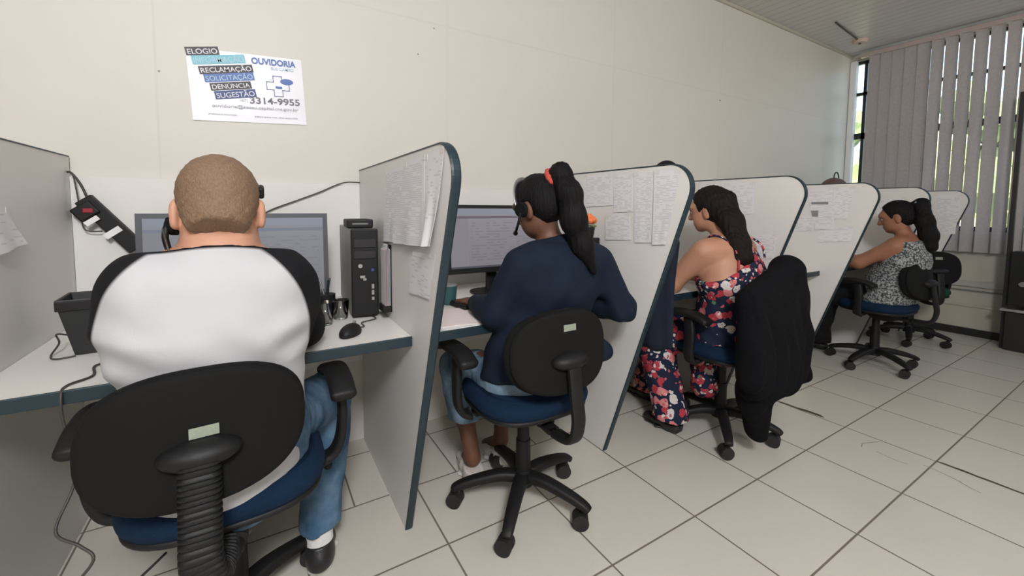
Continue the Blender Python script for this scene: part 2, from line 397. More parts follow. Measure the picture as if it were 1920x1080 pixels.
tree((11.0, .6, -.3), 1.2, 2.0, 0, 'low light green tree outside behind the open blind slats', 3)
tree((15.5, 2.6, -.3), 2.0, 3.6, 1, 'taller dark green tree outside in the middle of the window', 4)
tree((12.5, -3.4, -.3), 1.6, 2.6, 0, 'green tree outside towards the right end of the window', 5)
bm = bmesh.new(); bx(bm, (8.2, .2, .66), (.05, 4.6, .32))
for y in (-2, -1, 0, 1, 2): bx(bm, (8.24, y+.2, .2), (.06, .06, 1.1))
tag(obj('low_fence', bm, mat('blue_painted_metal', (.10, .30, .50), .5)), 'low blue painted fence outside, seen between the blind slats', 'fence')

# ------------------------------------------------------------------ booths
PX = [-.60, .45, 1.445, 2.44, 3.435, 4.43, 5.425]
T = .024
def panel_outline(sh=0.0):
    pts = [(2.185, 0.0), (2.185, 1.375)]
    yc, zc, r = 1.125+sh, 1.28, .098
    foot = Vector((1.475, 0.0))
    # rounded top front corner then a straight slanting front edge
    nrm_ang = math.atan2(0, 1)
    tgt = None
    for i in range(13):
        a = PI/2 + (PI/2+.30)*i/12
        pts.append((yc + r*math.cos(a), zc + (1.375-zc)*math.sin(a) if a < PI else zc + r*math.sin(a)))
    pts.append((1.475+sh*.6, 0.0))
    return pts
SHIFT = [0, 0, .012, .058, .076, .084, .080]
DESK_F = [1.3715, 1.3715, 1.385, 1.41, 1.41, 1.41]
ORD = ['nearest the camera at the left edge of the picture', 'between the man in white and the woman in navy', 'behind the woman in navy', 'behind the woman in the floral dress', 'third along to the right of the man, in front of the woman in grey', 'behind the woman in grey', 'smallest and last one, by the window blind']
LAB = ['white booth partition at the left picture edge, left of the man in white',
       'large white booth partition between the man in white and the woman in navy',
       'white booth partition right of the woman in navy, covered in printed sheets',
       'white booth partition behind the floral dressed woman, above the black jacket',
       'white booth partition just left of the woman in the grey top',
       'white booth partition behind the head of the woman in the grey top',
       'last white booth partition, nearest the window blind']
for x, lab, shf in zip(PX, LAB, SHIFT):
    OUT = panel_outline(shf)
    t = thing('booth_partition', lab, 'partition', (x, 0, 0), 0, 'row of booth partitions')
    bm = bmesh.new(); prism(bm, OUT, 0, -T/2, T/2)
    obj('panel', bm, WHITE, t)
    bm = bmesh.new(); tr_pts = OUT[1:]
    n = len(tr_pts); sec = []
    for i, (y, z) in enumerate(tr_pts):
        a = Vector(tr_pts[max(i-1, 0)]); b = Vector(tr_pts[min(i+1, n-1)]); d = (b-a).normalized(); nn = Vector((-d.y, d.x))
        if i == 0: nn = Vector((0, 1))
        # outline runs back->front->down, outward normal is to its right
        nn = Vector((d.y, -d.x)); 
        if nn.dot(Vector((y-1.8, z-.7))) < 0: nn = -nn
        sec.append([bm.verts.new((sx*(T/2+.0015), y + nn.x*k, z + nn.y*k)) for sx, k in ((-1, -.001), (-1, .003), (-.6, .0055), (.6, .0055), (1, .003), (1, -.001))])
    for p, q in zip(sec, sec[1:]):
        for i in range(6): bm.faces.new((p[i], p[(i+1) % 6], q[(i+1) % 6], q[i]))
    bm.faces.new(sec[0]); bm.faces.new(list(reversed(sec[-1])))
    bmesh.ops.recalc_face_normals(bm, faces=bm.faces[:])
    o = obj('edge_trim', bm, TRIM, t); o['label'] = 'dark blue edge band'
WHO = ['first booth, where the man in white sits', 'second booth, where the woman in navy sits', 'third booth, where the floral dressed woman sits',
       'fourth booth, hidden between two partitions', 'fifth booth, where the woman in grey sits', 'sixth booth near the window']
for i in range(6):
    x0, x1 = PX[i]+T/2+.001, PX[i+1]-T/2-.001; cx, w = (x0+x1)/2, x1-x0
    t = thing('desktop', 'blue edged white desktop in the '+WHO[i], 'desk', (cx, 0, 0), 0, 'booth desktops')
    obj('top', box((0, (DESK_F[i]+.003+2.176)/2, .7475), (w, 2.176-DESK_F[i]-.003, .025)), DESKTOP, t)
    o = obj('edge_trim', box((0, DESK_F[i], .745), (w, .007, .034)), TRIM, t, bevel=.002); o['label'] = 'dark blue front edge band'
    for sx in (-1, 1): obj('bracket', box((sx*(w/2-.02), 2.06, .72), (.03, .20, .03)), WHITE, t)
    tag(obj('back_panel', box((cx, 2.187, .865), (w, .018, .88)), WHITE), 'white back panel behind the desk of the '+WHO[i], 'panel', 'booth back panels')
# left of the first partition
bm = bmesh.new()
# ------------------------------------------------------------------ office chairs
def chair(name, label, loc, rz, seat_m, base_rot, ribbed, group, backz=.705, bdx=0.0, byaw=0.0):
    t = thing(name, label, 'chair', loc, rz, group)
    # base
    bm = bmesh.new()
    cyl(bm, (0, 0, .085), (0, 0, .15), .042, .034, 24)
    obj('base_hub', bm, BLACKP, t, 'auto')
    for k in range(5):
        a = base_rot - rz + 2*PI*k/5
        d = Vector((math.cos(a), math.sin(a), 0))
        bm = bmesh.new()
        pts = [d*.03+Vector((0, 0, .118)), d*.10+Vector((0, 0, .122)), d*.20+Vector((0, 0, .104)), d*.262+Vector((0, 0, .085)), d*.282+Vector((0, 0, .072))]
        tube(bm, smooth_path(pts, 4), [1.1-.028*i for i in range(17)], 12, flat=(.027, .020, (0, 0, 1)))
        leg = obj('leg', bm, BLACKP, t, True)
        sw = math.atan2(-loc[1], -loc[0]) - rz - PI/2 + random.uniform(-.55, .55); e = Vector((math.cos(sw), math.sin(sw), 0))
        c = d*.262; bm = bmesh.new()
        nrm = Vector((-e.y, e.x, 0)); off = e*.012
        for s in (-1, 1):
            p = c + off + nrm*s*.016 + Vector((0, 0, .0305))
            cyl(bm, p - nrm*.009, p + nrm*.009, .0305, n=20)
        cyl(bm, c + Vector((0, 0, .03)), c + Vector((0, 0, .078)), .008, n=10)
        sph(bm, c + off*.6 + Vector((0, 0, .038)), .024, 12, (1, 1, .8))
        obj('castor', bm, RUBBER, leg, 'auto')
    bm = bmesh.new(); cyl(bm, (0, 0, .12), (0, 0, .27), .031, .029, 20); cyl(bm, (0, 0, .27), (0, 0, .42), .024, .024, 20)
    obj('gas_column', bm, BLACKP, t, 'auto')
    bm = bmesh.new(); bx(bm, (0, .0, .422), (.20, .17, .035)); bx(bm, (0, -.10, .412), (.07, .12, .03)); cyl(bm, (.06, .05, .385), (.25, .06, .375), .006, n=8); sph(bm, (.25, .06, .375), .014, 10)
    obj('tilt_mechanism', bm, BLACKP, t, bevel=.006)
    bm = pad(.46, .44, .075, 3.0, .0, .25); xf(bm, Matrix.Translation((0, .0, .482)) @ Matrix.Rotation(PI/2, 4, 'X') @ Matrix.Rotation(0, 4, 'Z'))
    obj('seat', bm, seat_m, t, True)
    bm = pad(.445, .425, .02, 3.0, .0, .1); xf(bm, Matrix.Translation((0, .0, .448)) @ Matrix.Rotation(PI/2, 4, 'X'))
    obj('seat_shell', bm, BLACKP, t, True)
    # back
    tilt = Matrix.Translation((bdx, -.245, backz)) @ Matrix.Rotation(byaw, 4, 'Z') @ Matrix.Rotation(-.10, 4, 'X')
    bm = pad(.42, .290, .055, 2.5, 1.0, .3); xf(bm, tilt @ Matrix.Rotation(0, 4, 'Z'))
    back = obj('backrest', bm, BLACKF, t, True)
    bm = pad(.41, .280, .022, 2.5, 1.0, .05); xf(bm, tilt @ Matrix.Translation((0, -.026, 0)))
    obj('back_shell', bm, SHELL, t, True)
    # holder of the back: curved bar and mounting boss
    bar = smooth_path([(0, -.06, .41), (0, -.20, .395), (bdx*.6, -.305, .412), (bdx, -.335, .48), (bdx, -.325, .56), (bdx, -.305, backz-.02)], 8)
    bm = bmesh.new()
    if ribbed:
        fine = [bar[0]]
        for a_, b_ in zip(bar, bar[1:]):
            k_ = max(1, int((b_-a_).length/.0034)); fine += [a_.lerp(b_, (j+1)/k_) for j in range(k_)]
        rr = [1.05 if (i % 3) else .90 for i in range(len(fine))]
        tube(bm, fine, rr, 16, flat=(.036, .022, (0, -1, .01)))
    else:
        tube(bm, bar, 1.0, 14, flat=(.026, .012, (0, -1, .01)))
    obj('back_bar', bm, BLACKP, t, 'auto')
    bm = bmesh.new(); sph(bm, (bdx, -.285, backz-.020), 1, 24, (.075, .045, .030))
    obj('back_mount', bm, BLACKP, t, True)
    bm = bmesh.new(); bx(bm, (0, 0, 0), (.052, .0015, .022)); xf(bm, tilt @ Matrix.Translation((.005, -.0405, (.018 if ribbed else .085))))
    o = obj('sticker', bm, STICKER, back); o['label'] = 'small pale sticker'
    # arms
    for s in (-1, 1):
        bm = bmesh.new(); pts = smooth_path([(s*.15, .02, .432), (s*.24, .02, .425), (s*.278, .015, .47), (s*.288, .005, .57), (s*.28, .02, .66)], 6)
        tube(bm, pts, 1, 12, flat=(.026, .014, (s, 0, .02)))
        ar = obj('arm_post', bm, BLACKP, t, True)
        bm = bmesh.new(); pts = smooth_path([(s*.28, -.09, .65), (s*.28, -.02, .675), (s*.28, .08, .678), (s*.275, .15, .663), (s*.27, .175, .648)], 6)
        tube(bm, pts, [.75]+[1]*(len(pts)-2)+[.7], 14, flat=(.036, .016, (0, 0, 1)))
        obj('arm_pad', bm, BLACKP, ar, True)
    return t
R_ = math.radians
chair('office_chair', 'black office chair with blue seat in the foreground, under the man in white', (-.080, 1.345, 0), R_(0), NAVYF, R_(36), True, 'office chairs along the booths', bdx=-.036, byaw=R_(4))
chair('office_chair', 'black backed office chair with blue seat under the woman in the navy jacket', (.893, 1.375, 0), R_(0), NAVYF, R_(10), False, 'office chairs along the booths')
chair('office_chair', 'office chair with a black jacket over its back, under the floral dressed woman', (2.11, 1.30, 0), R_(2), NAVYF, R_(77), False, 'office chairs along the booths')
chair('office_chair', 'dark office chair with blue seat under the woman in the grey top', (4.05, 1.27, 0), R_(-3), NAVYF, R_(26), False, 'office chairs along the booths')
chair('office_chair', 'empty dark office chair with green seat, furthest away by the window wall', (5.10, 1.36, 0), R_(-42), GREENF, R_(-20), False, 'office chairs along the booths')

# ------------------------------------------------------------------ electronics and desk things
def screen_material(name, base, seed, lines, warm=0.0, bar=(.30, .34, .42)):
    m = bpy.data.materials.new(name); m.use_nodes = True; nt = m.node_tree; b = nt.nodes['Principled BSDF']
    tc = nt.nodes.new('ShaderNodeTexCoord'); sp = nt.nodes.new('ShaderNodeSeparateXYZ'); nt.links.new(tc.outputs['Generated'], sp.inputs[0]); X, Z = sp.outputs[0], sp.outputs[2]
    def band(lo, hi, v): return math_node(nt, 'MULTIPLY', math_node(nt, 'GREATER_THAN', v, lo), math_node(nt, 'LESS_THAN', v, hi))
    c = mix_col(nt, Z, tuple(k*.78 for k in base), base)
    c = mix_col(nt, band(.90, 1.1, Z), c, (.34, .38, .46)); c = mix_col(nt, band(.83, .87, Z), c, bar); c = mix_col(nt, band(.0, .035, Z), c, (.10, .11, .14))
    # text rows
    mp = nt.nodes.new('ShaderNodeMapping'); nt.links.new(tc.outputs['Generated'], mp.inputs[0]); mp.inputs['Scale'].default_value = (26, 1, 42)
    wn_ = nt.nodes.new('ShaderNodeTexWhiteNoise'); wn_.noise_dimensions = '3D'
    sn = nt.nodes.new('ShaderNodeVectorMath'); sn.operation = 'FLOOR'; nt.links.new(mp.outputs[0], sn.inputs[0]); nt.links.new(sn.outputs[0], wn_.inputs['Vector'])
    row = math_node(nt, 'GREATER_THAN', math_node(nt, 'FRACT', math_node(nt, 'MULTIPLY', Z, 21.0)), .62)
    on = math_node(nt, 'GREATER_THAN', wn_.outputs['Value'], .45)
    area = math_node(nt, 'MULTIPLY', band(.22, .97, X), band(.12, .78, Z))
    k = math_node(nt, 'MULTIPLY', math_node(nt, 'MULTIPLY', row, on), area)
    c = mix_col(nt, math_node(nt, 'MULTIPLY', k, lines), c, (.16, .14, .18))
    c = mix_col(nt, math_node(nt, 'MULTIPLY', band(0, .19, X), band(.035, .83, Z)), c, tuple(k*.86 for k in base))
    b.inputs['Base Color'].default_value = (.02, .02, .025, 1); b.inputs['Roughness'].default_value = .25
    nt.links.new(c, b.inputs['Emission Color']); b.inputs['Emission Strength'].default_value = .36
    return m
def monitor(label, loc, rz, w, h, zb, scr, bezel, tilt=0.06):
    t = thing('monitor', label, 'monitor', loc, rz, 'monitors in the booths')
    M = Matrix.Translation((0, 0, zb+h/2)) @ Matrix.Rotation(-tilt, 4, 'X')
    bm = bmesh.new(); b = .017
    bx(bm, (0, .012, 0), (w-.01, .022, h-.01)); bx(bm, (0, .03, 0), (w*.6, .03, h*.6))
    xf(bm, M); obj('housing', bm, BLACKP, t, bevel=.004)
    bm = bmesh.new()
    bx(bm, (-(w-b)/2, 0, 0), (b, .014, h)); bx(bm, ((w-b)/2, 0, 0), (b, .014, h)); bx(bm, (0, 0, (h-b)/2), (w-2*b, .014, b)); bx(bm, (0, 0, -(h-b*1.5)/2), (w-2*b, .014, b*1.5))
    xf(bm, M); obj('bezel', bm, bezel, t)
    bm = bmesh.new(); bx(bm, (0, .0, .004), (w-2*b, .004, h-2.4*b)); xf(bm, M); obj('screen', bm, scr, t)
    bm = bmesh.new(); tube(bm, [(0, .06, .012), (0, .06, zb+h*.4)], 1, 14, flat=(.03, .014, (0, 1, 0))); obj('neck', bm, BLACKP, t, 'auto')
    bm = pad(.24, .18, .014, 3, 0, .1); xf(bm, Matrix.Translation((0, .03, .008)) @ Matrix.Rotation(PI/2, 4, 'X')); obj('foot', bm, BLACKP, t, 'auto')
    return t
DZ = .7605
monitor('wide monitor with grey screen in front of the man in the white shirt', (-.055, 1.87, DZ), R_(-1), .60, .345, .065, screen_material('screen_grey', (.36, .37, .41), 3, .25, bar=(.24, .28, .36)), BEZEL)
monitor('monitor with a lilac grey text page in front of the woman in navy', (1.035, 1.86, DZ), R_(-2), .53, .335, .115, screen_material('screen_lilac', (.40, .37, .42), 5, .35, bar=(.20, .16, .20)), BLACKP)
monitor('monitor in the third booth hidden beyond the floral dressed woman', (1.95, 1.92, DZ), R_(0), .50, .32, .08, MATS.get('x') or screen_material('screen_pale', (.38, .38, .42), 6, .3), BLACKP)

def pc_tower(label, loc, rz, w=.10, d=.40, h=.345):
    t = thing('computer_tower', label, 'computer', loc, rz, 'computer towers on the desks')
    bm = bmesh.new(); bx(bm, (0, d/2+.012, h/2+.006), (w, d-.02, h)); obj('case', bm, GREYP, t, bevel=.004)
    bm = bmesh.new(); bx(bm, (0, .006, h/2+.006), (w, .024, h)); o = obj('front_panel', bm, BLACKP, t, bevel=.005)
    bm = bmesh.new(); bx(bm, (0, -.008, h-.05), (w*.82, .006, .03)); bx(bm, (0, -.008, h-.095), (w*.82, .006, .028)); obj('drive_bay', bm, DARKMETAL, o, bevel=.001)
    bm = bmesh.new(); cyl(bm, (-w*.18, -.004, h*.60), (-w*.18, -.010, h*.60), .008, n=16); bx(bm, (-w*.10, -.008, h*.475), (.018, .004, .010)); bx(bm, (-w*.02, -.008, h*.445), (.012, .004, .008)); obj('power_button', bm, METAL, o)
    bm = bmesh.new(); bx(bm, (w*.28, -.008, h*.36), (.009, .004, .018)); bx(bm, (w*.28, -.008, h*.29), (.009, .004, .018)); bx(bm, (w*.28, -.008, h*.22), (.009, .004, .012)); obj('port', bm, METAL, o)
    bm = bmesh.new(); bx(bm, (w*.28, -.008, h*.55), (.010, .003, .010)); obj('badge', bm, mat('badge_blue', (.05, .07, .25), .4), o)
    for sx in (-1, 1):
        for yy in (.05, d-.06): obj('rubber_foot', box((sx*w*.35, yy, .003), (.02, .03, .006)), RUBBER, t)
    return t
pc_tower('black computer tower standing on the desk right of the man', (.357, 1.705, DZ), R_(-4), d=.46)
pc_tower('black computer tower behind the ponytail of the woman in navy', (1.372, 1.52, DZ), R_(2), .09, .36, .29)
t = thing('modem', 'small black network box lying on top of the computer tower', 'modem', (.352, 1.76, DZ+.352), R_(-4))
bm = bmesh.new(); bx(bm, (0, .06, .018), (.10, .14, .035)); obj('case', bm, BLACKP, t, bevel=.006)
bm = bmesh.new(); bx(bm, (0, -.0105, .018), (.06, .002, .006)); obj('indicator_strip', bm, GREYP, t)
# wall pocket with folders on the partition beside the tower
FC = [((.62, .58, .60), .004), ((.45, .16, .18), .0025), ((.70, .69, .72), .005), ((.42, .38, .50), .0025), ((.66, .65, .70), .004)]
FL = ['grey white folder', 'thin red folder', 'thick white folder', 'thin violet folder', 'pale lilac folder']
t = thing('wall_pocket', 'black file pocket fixed to the partition right of the computer tower', 'file holder', (.4375, 1.622, .792))
bm = bmesh.new(); bx(bm, (-.0015, .03, .13), (.003, .072, .26)); obj('back_plate', bm, BLACKP, t)
bm = bmesh.new(); bx(bm, (-.016, .03, .012), (.032, .072, .024)); obj('tray', bm, BLACKP, t)
x = .4375-.0035
for (c, th), lb in zip(reversed(FC), reversed(FL)):
    x -= th/2
    o = thing('folder', lb+' standing in the black pocket right of the computer tower', 'folder', (x, 1.622, .8165), 0, 'folders in the wall pocket')
    hh = random.uniform(.215, .245)
    bm = bmesh.new(); bx(bm, (0, .03, hh/2), (th*.92, .062, hh)); obj('cover', bm, mat('folder_'+lb.split()[1]+lb.split()[0], c, .6), o)
    bm = bmesh.new(); bx(bm, (0, .029, hh/2+.003), (th*.5, .060, hh)); obj('pages', bm, PAPER, o)
    x -= th/2+.0006
# mouse
def mouse(label, loc, rz):
    t = thing('computer_mouse', label, 'mouse', loc, rz)
    bm = bmesh.new(); sph(bm, (0, 0, .008), 1, 20, (.032, .054, .030)); bmesh.ops.bisect_plane(bm, geom=bm.verts[:]+bm.edges[:]+bm.faces[:], plane_co=(0, 0, .001), plane_no=(0, 0, 1), clear_inner=True)
    bmesh.ops.holes_fill(bm, edges=bm.edges[:]); obj('shell', bm, BLACKP, t, 'auto')
    bm = bmesh.new(); cyl(bm, (-.004, .03, .034), (.004, .03, .034), .008, n=14); obj('scroll_wheel', bm, GREYP, t)
    bm = bmesh.new(); tube(bm, smooth_path([(0, .052, .010), (.01, .09, .004), (-.02, .14, .004), (.01, .20, .004), (-.05, .26, .004)], 6), .0022, 8); obj('cord', bm, CABLE, t, True)
mouse('black computer mouse on the desk below the tower, right of the man', (.262, 1.497, DZ), R_(-35))
# drinking glasses by the tower
GL = bpy.data.materials.new('clear_glass'); GL.use_nodes = True; b = GL.node_tree.nodes['Principled BSDF']; b.inputs['Transmission Weight'].default_value = 1; b.inputs['Roughness'].default_value = .03; b.inputs['IOR'].default_value = 1.45; b.inputs['Base Color'].default_value = (.92, .95, .93, 1)
def glass(label, loc, r, h):
    prof = [(0, 0), (r*.75, 0), (r*.8, .004), (r, h), (r-.0025, h), (r*.8-.003, .010), (0, .009)]
    bm = bmesh.new(); n = 24; rings = []
    for q, z in prof:
        rings.append([bm.verts.new((q*math.cos(2*PI*k/n), q*math.sin(2*PI*k/n), z)) for k in range(n)] if q else [bm.verts.new((0, 0, z))])
    for A, B in zip(rings, rings[1:]):
        for k in range(n):
            a1, a2 = (A[0], A[0]) if len(A) == 1 else (A[k], A[(k+1) % n]); b1, b2 = (B[0], B[0]) if len(B) == 1 else (B[k], B[(k+1) % n])
            vs = []
            for v in (a1, a2, b2, b1):
                if v not in vs: vs.append(v)
            bm.faces.new(vs)
    bmesh.ops.recalc_face_normals(bm, faces=bm.faces[:])
    o = obj('drinking_glass', bm, GL, None, True); o.location = loc
    tag(o, label, 'glass', 'drinking glasses by the tower')
glass('clear drinking glass on the desk, left of the pair beside the tower', (.205, 1.675, DZ), .033, .085)
glass('clear drinking glass on the desk, right of the pair beside the tower', (.268, 1.735, DZ), .033, .075)
t = thing('pen_holder', 'small dark pen holder with pens behind the drinking glasses', 'pen holder', (.225, 1.80, DZ))
bm = bmesh.new(); cyl(bm, (0, 0, 0), (0, 0, .09), .032, .036, 20); obj('cup', bm, BLACKP, t, 'auto')
for k, (dx, dy, c) in enumerate(((.01, .01, CABLE), (-.012, .004, METAL), (.004, -.012, TRIM))):
    bm = bmesh.new(); cyl(bm, (dx*.5, dy*.5, .085), (dx*1.8, dy*1.8, .15), .004, n=8); obj('pen', bm, c, t)
# black tapered bin on the left of the man
t = thing('paper_holder', 'tapered black paper holder on the desk left of the man', 'holder', (-.440, 1.74, DZ), R_(4))
bm = bmesh.new()
lo = [(-.030, -.055), (.045, -.055), (.045, .055), (-.030, .055)]; hi = [(-.062, -.075), (.055, -.075), (.055, .075), (-.062, .075)]
A = [bm.verts.new((a, b, 0)) for a, b in lo]; B = [bm.verts.new((a, b, .168)) for a, b in hi]; D_ = [bm.verts.new((a*.9, b*.92, .168)) for a, b in hi]; E_ = [bm.verts.new((a*.85, b*.9, .01)) for a, b in lo]
bm.faces.new(list(reversed(A)))
for P_, Q_ in ((A, B), (B, D_), (D_, E_)):
    for i in range(4): bm.faces.new((P_[i], P_[(i+1) % 4], Q_[(i+1) % 4], Q_[i]))
bm.faces.new(E_)
obj('body', bm, GREYP if False else mat('charcoal_plastic', (.010, .0115, .0125), .5), t, bevel=.004)
bm = bmesh.new(); bx(bm, (-.003, -.075, .150), (.116, .004, .028)); obj('rim', bm, BLACKP, t, bevel=.002)
bm = bmesh.new(); bx(bm, (.060, -.035, .035), (.03, .03, .07)); obj('side_pocket', bm, BLACKP, t, bevel=.003)
def cable(name, label, pts, r, parent=None, m=CABLE):
    bm = bmesh.new(); tube(bm, smooth_path(pts, 8), r, 8); return tag(obj(name, bm, m, parent, True), label, 'cable')
cable('looped_cable', 'thin dark cable curled on the desk beside the tapered black holder', [(-.505, 1.80, DZ+.035), (-.525, 1.765, DZ+.05), (-.512, 1.735, DZ+.03), (-.520, 1.70, DZ+.004), (-.50, 1.66, DZ+.003), (-.46, 1.668, DZ+.003)], .0025)
cable('hanging_cable', 'dark cable hanging from the desk edge down behind the foreground chair', [(-.36, 1.56, DZ+.003), (-.388, 1.535, DZ+.003), (-.372, 1.45, DZ+.003), (-.405, 1.40, DZ+.003), (-.405, 1.362, .752), (-.400, 1.355, .68), (-.372, 1.34, .61), (-.385, 1.32, .54), (-.40, 1.27, .48), (-.355, 1.24, .45), (-.33, 1.22, .42), (-.37, 1.20, .37), (-.355, 1.18, .34), (-.28, 1.20, .34), (-.22, 1.3, .33)], .003)
# power strip hanging from the back panel
t = thing('power_strip', 'black power strip with red switch hanging on the panel left of the wide monitor', 'power strip', (-.53, 2.155, 1.18))
d1 = Vector((.145, 0, -.19)).normalized(); up = Vector((0, -1, 0))
rot = Matrix((Vector((d1.x, 0, d1.z)), Vector((0, 1, 0)), d1.cross(Vector((0, 1, 0))))).transposed()
bm = bmesh.new(); bx(bm, Vector((.055, 0, -.055)), (.24, .035, .055), rot); bd = obj('housing', bm, BLACKP, t, bevel=.004)
bm = bmesh.new(); bx(bm, Vector((-.010, -.004, -.005)), (.055, .05, .065), rot); obj('plug', bm, BLACKP, t, bevel=.006)
bm = bmesh.new(); bx(bm, Vector((.0, -.031, -.002)), (.028, .006, .016)); obj('switch', bm, mat('red_switch', (.22, .015, .025), .4, emit=(.5, .02, .03), estr=.08), bd, bevel=.002)
bm = bmesh.new(); bx(bm, Vector((.062, -.019, -.085)), (.022, .003, .055), Matrix.Rotation(0, 3, 'Y') @ rot); bx(bm, Vector((.008, -.028, -.040)), (.018, .003, .045), rot); obj('label_strip', bm, PAPER, bd)
bm = bmesh.new(); tube(bm, smooth_path([(-.068, .02, .135), (-.045, -.005, .135), (-.02, -.005, .09), (.0, -.003, .02)], 8), .004, 8); obj('cord', bm, CABLE, t, True)
bm = bmesh.new(); tube(bm, smooth_path([(-.04, -.002, .125), (-.032, -.004, .05), (-.026, -.004, -.03), (-.015, -.005, -.075), (.03, -.006, -.08)], 8), .0022, 8); obj('thin_wire', bm, CABLE, t, True)
cable('slack_cable', 'thin black cable rising from behind the wide monitor to the first partition', [(-.02, 2.165, 1.13), (.047, 2.165, 1.178), (.15, 2.165, 1.222), (.256, 2.165, 1.266), (.33, 2.165, 1.302), (.38, 2.165, 1.316), (.437, 2.168, 1.316)], .0028)

# second booth: keyboard, papers, flower, pens
t = thing('keyboard', 'black keyboard on the desk below the monitor of the woman in navy', 'keyboard', (.93, 1.69, DZ), R_(6))
bm = bmesh.new(); bx(bm, (0, 0, .009), (.40, .14, .018)); obj('tray', bm, BLACKP, t, bevel=.004)
bm = bmesh.new()
for r_ in range(5):
    for c_ in range(14): bx(bm, (-.182+.028*c_, .05-.025*r_, .021), (.023, .020, .006))
obj('keys', bm, DARKMETAL, t)
def sheet_on_desk(label, loc, rz, sx, sy, z, m=PAPER):
    bm = bmesh.new(); bx(bm, (0, 0, .001), (sx, sy, .002)); o = obj('paper_sheet', bm, m, None); o.location = (loc[0], loc[1], z); o.rotation_euler = (0, 0, rz)
    return tag(o, label, 'paper', 'papers on the desk of the woman in navy')
sheet_on_desk('white form lying lowest on the desk of the woman in navy', (.655, 1.50, 0), R_(3), .21, .24, DZ)
sheet_on_desk('pinkish white form lying on top, slightly turned, beside her hand', (.665, 1.53, 0), R_(-7), .20, .26, DZ+.0025, mat('pink_paper', (.80, .70, .69), .7, noise=.08, nscale=30))
t = thing('flower_pot', 'orange artificial flower in a small dark pot on the tower behind the ponytail', 'flower', (1.358, 1.532, DZ+.296))
bm = bmesh.new(); cyl(bm, (0, 0, 0), (0, 0, .05), .022, .03, 16); obj('pot', bm, BLACKP, t, 'auto')
bm = bmesh.new()
for k in range(5):
    a = 2*PI*k/5; sph(bm, (.022*math.cos(a), .022*math.sin(a), .058), .018, 10, (1.3, .6, .35), Matrix.Rotation(a, 3, 'Z'))
obj('leaves', bm, LEAF[1], t, True)
bm = bmesh.new()
for k in range(9):
    a = 2*PI*k/9; sph(bm, (.020*math.cos(a), .020*math.sin(a), .083+.006*(k % 2)), .021, 10, (1, .7, .8), Matrix.Rotation(a, 3, 'Z'))
sph(bm, (0, 0, .097), .02, 10)
obj('petals', bm, mat('orange_petals', (.75, .19, .06), .7, noise=.2, nscale=60), t, True)
# mug / cup on her desk
t = thing('cup', 'small teal cup beside the keyboard of the woman in navy', 'cup', (.735, 1.76, DZ))
bm = bmesh.new(); cyl(bm, (0, 0, 0), (0, 0, .085), .030, .036, 20); obj('cup_body', bm, mat('teal_plastic', (.03, .10, .11), .4), t, 'auto')
bm = bmesh.new(); cyl(bm, (0, 0, .085), (0, 0, .091), .037, .035, 20); obj('lid', bm, GREYP, t, 'auto')
# arch over the second partition top
t = thing('headset', 'black headset hung over the top edge of the partition right of the woman in navy', 'headset', (1.472, 1.19, 1.381))
bm = bmesh.new(); pts = [(.0, .075*math.cos(a), -.075+.085*math.sin(a)) for a in [PI*i/20 for i in range(21)]]; tube(bm, pts, 1, 8, flat=(.010, .004, (1, 0, 0))); obj('headband', bm, BLACKP, t, True)
for s in (-1, 1):
    bm = bmesh.new(); cyl(bm, (0, s*.075, -.095), (.022, s*.075, -.095), .028, n=18); obj('ear_pad', bm, BLACKF, t, 'auto')
# bag on a tower far behind
t = thing('handbag', 'brown handbag with thin looped handle showing above the fourth partition', 'handbag', (4.95, 1.95, DZ+.497))
bm = bmesh.new(); sph(bm, (0, 0, .115), 1, 24, (.235, .10, .145)); obj('bag_body', bm, mat('brown_leather', (.13, .065, .042), .5, bump=.3, bscale=60), t, True)
bm = bmesh.new(); tube(bm, [(.03+.05*math.cos(a), 0, .255+.06*math.sin(a)) for a in [PI*i/16 for i in range(17)]], .006, 8); obj('handle', bm, CABLE, t, True)
t = pc_tower('computer tower in the sixth booth under the brown handbag', (4.95, 1.78, DZ), 0, .16, .36, .457)
# coat on the far side of the second partition
# rack at the right edge
t = thing('metal_rack', 'tall black metal rack with pale shelf at the right picture edge', 'rack', (5.555, .62, 0))
bm = bmesh.new(); bx(bm, (0, .245, 1.10), (.035, .03, 2.20)); obj('post', bm, DARKMETAL, t, bevel=.003)
bm = bmesh.new(); bx(bm, (0, -.25, 1.10), (.035, .03, 2.20)); obj('post', bm, DARKMETAL, t, bevel=.003)
bm = bmesh.new(); bx(bm, (.03, 0, .17), (.20, .46, .33)); obj('lower_box', bm, DARKMETAL, t, bevel=.004)
bm = bmesh.new(); bx(bm, (.02, 0, .352), (.23, .52, .022)); o = obj('shelf', bm, METAL, t, bevel=.002); o['label'] = 'pale metal shelf'
bm = bmesh.new(); bx(bm, (.04, 0, .62), (.18, .46, .46)); obj('upper_box', bm, BLACKP, t, bevel=.006)
for y_, z_ in ((.15, .58), (.08, .52), (.0, .58)):
    bm = bmesh.new(); cyl(bm, (-.05, y_, z_), (-.075, y_, z_), .02, n=14); obj('knob', bm, GREYP, t, 'auto')

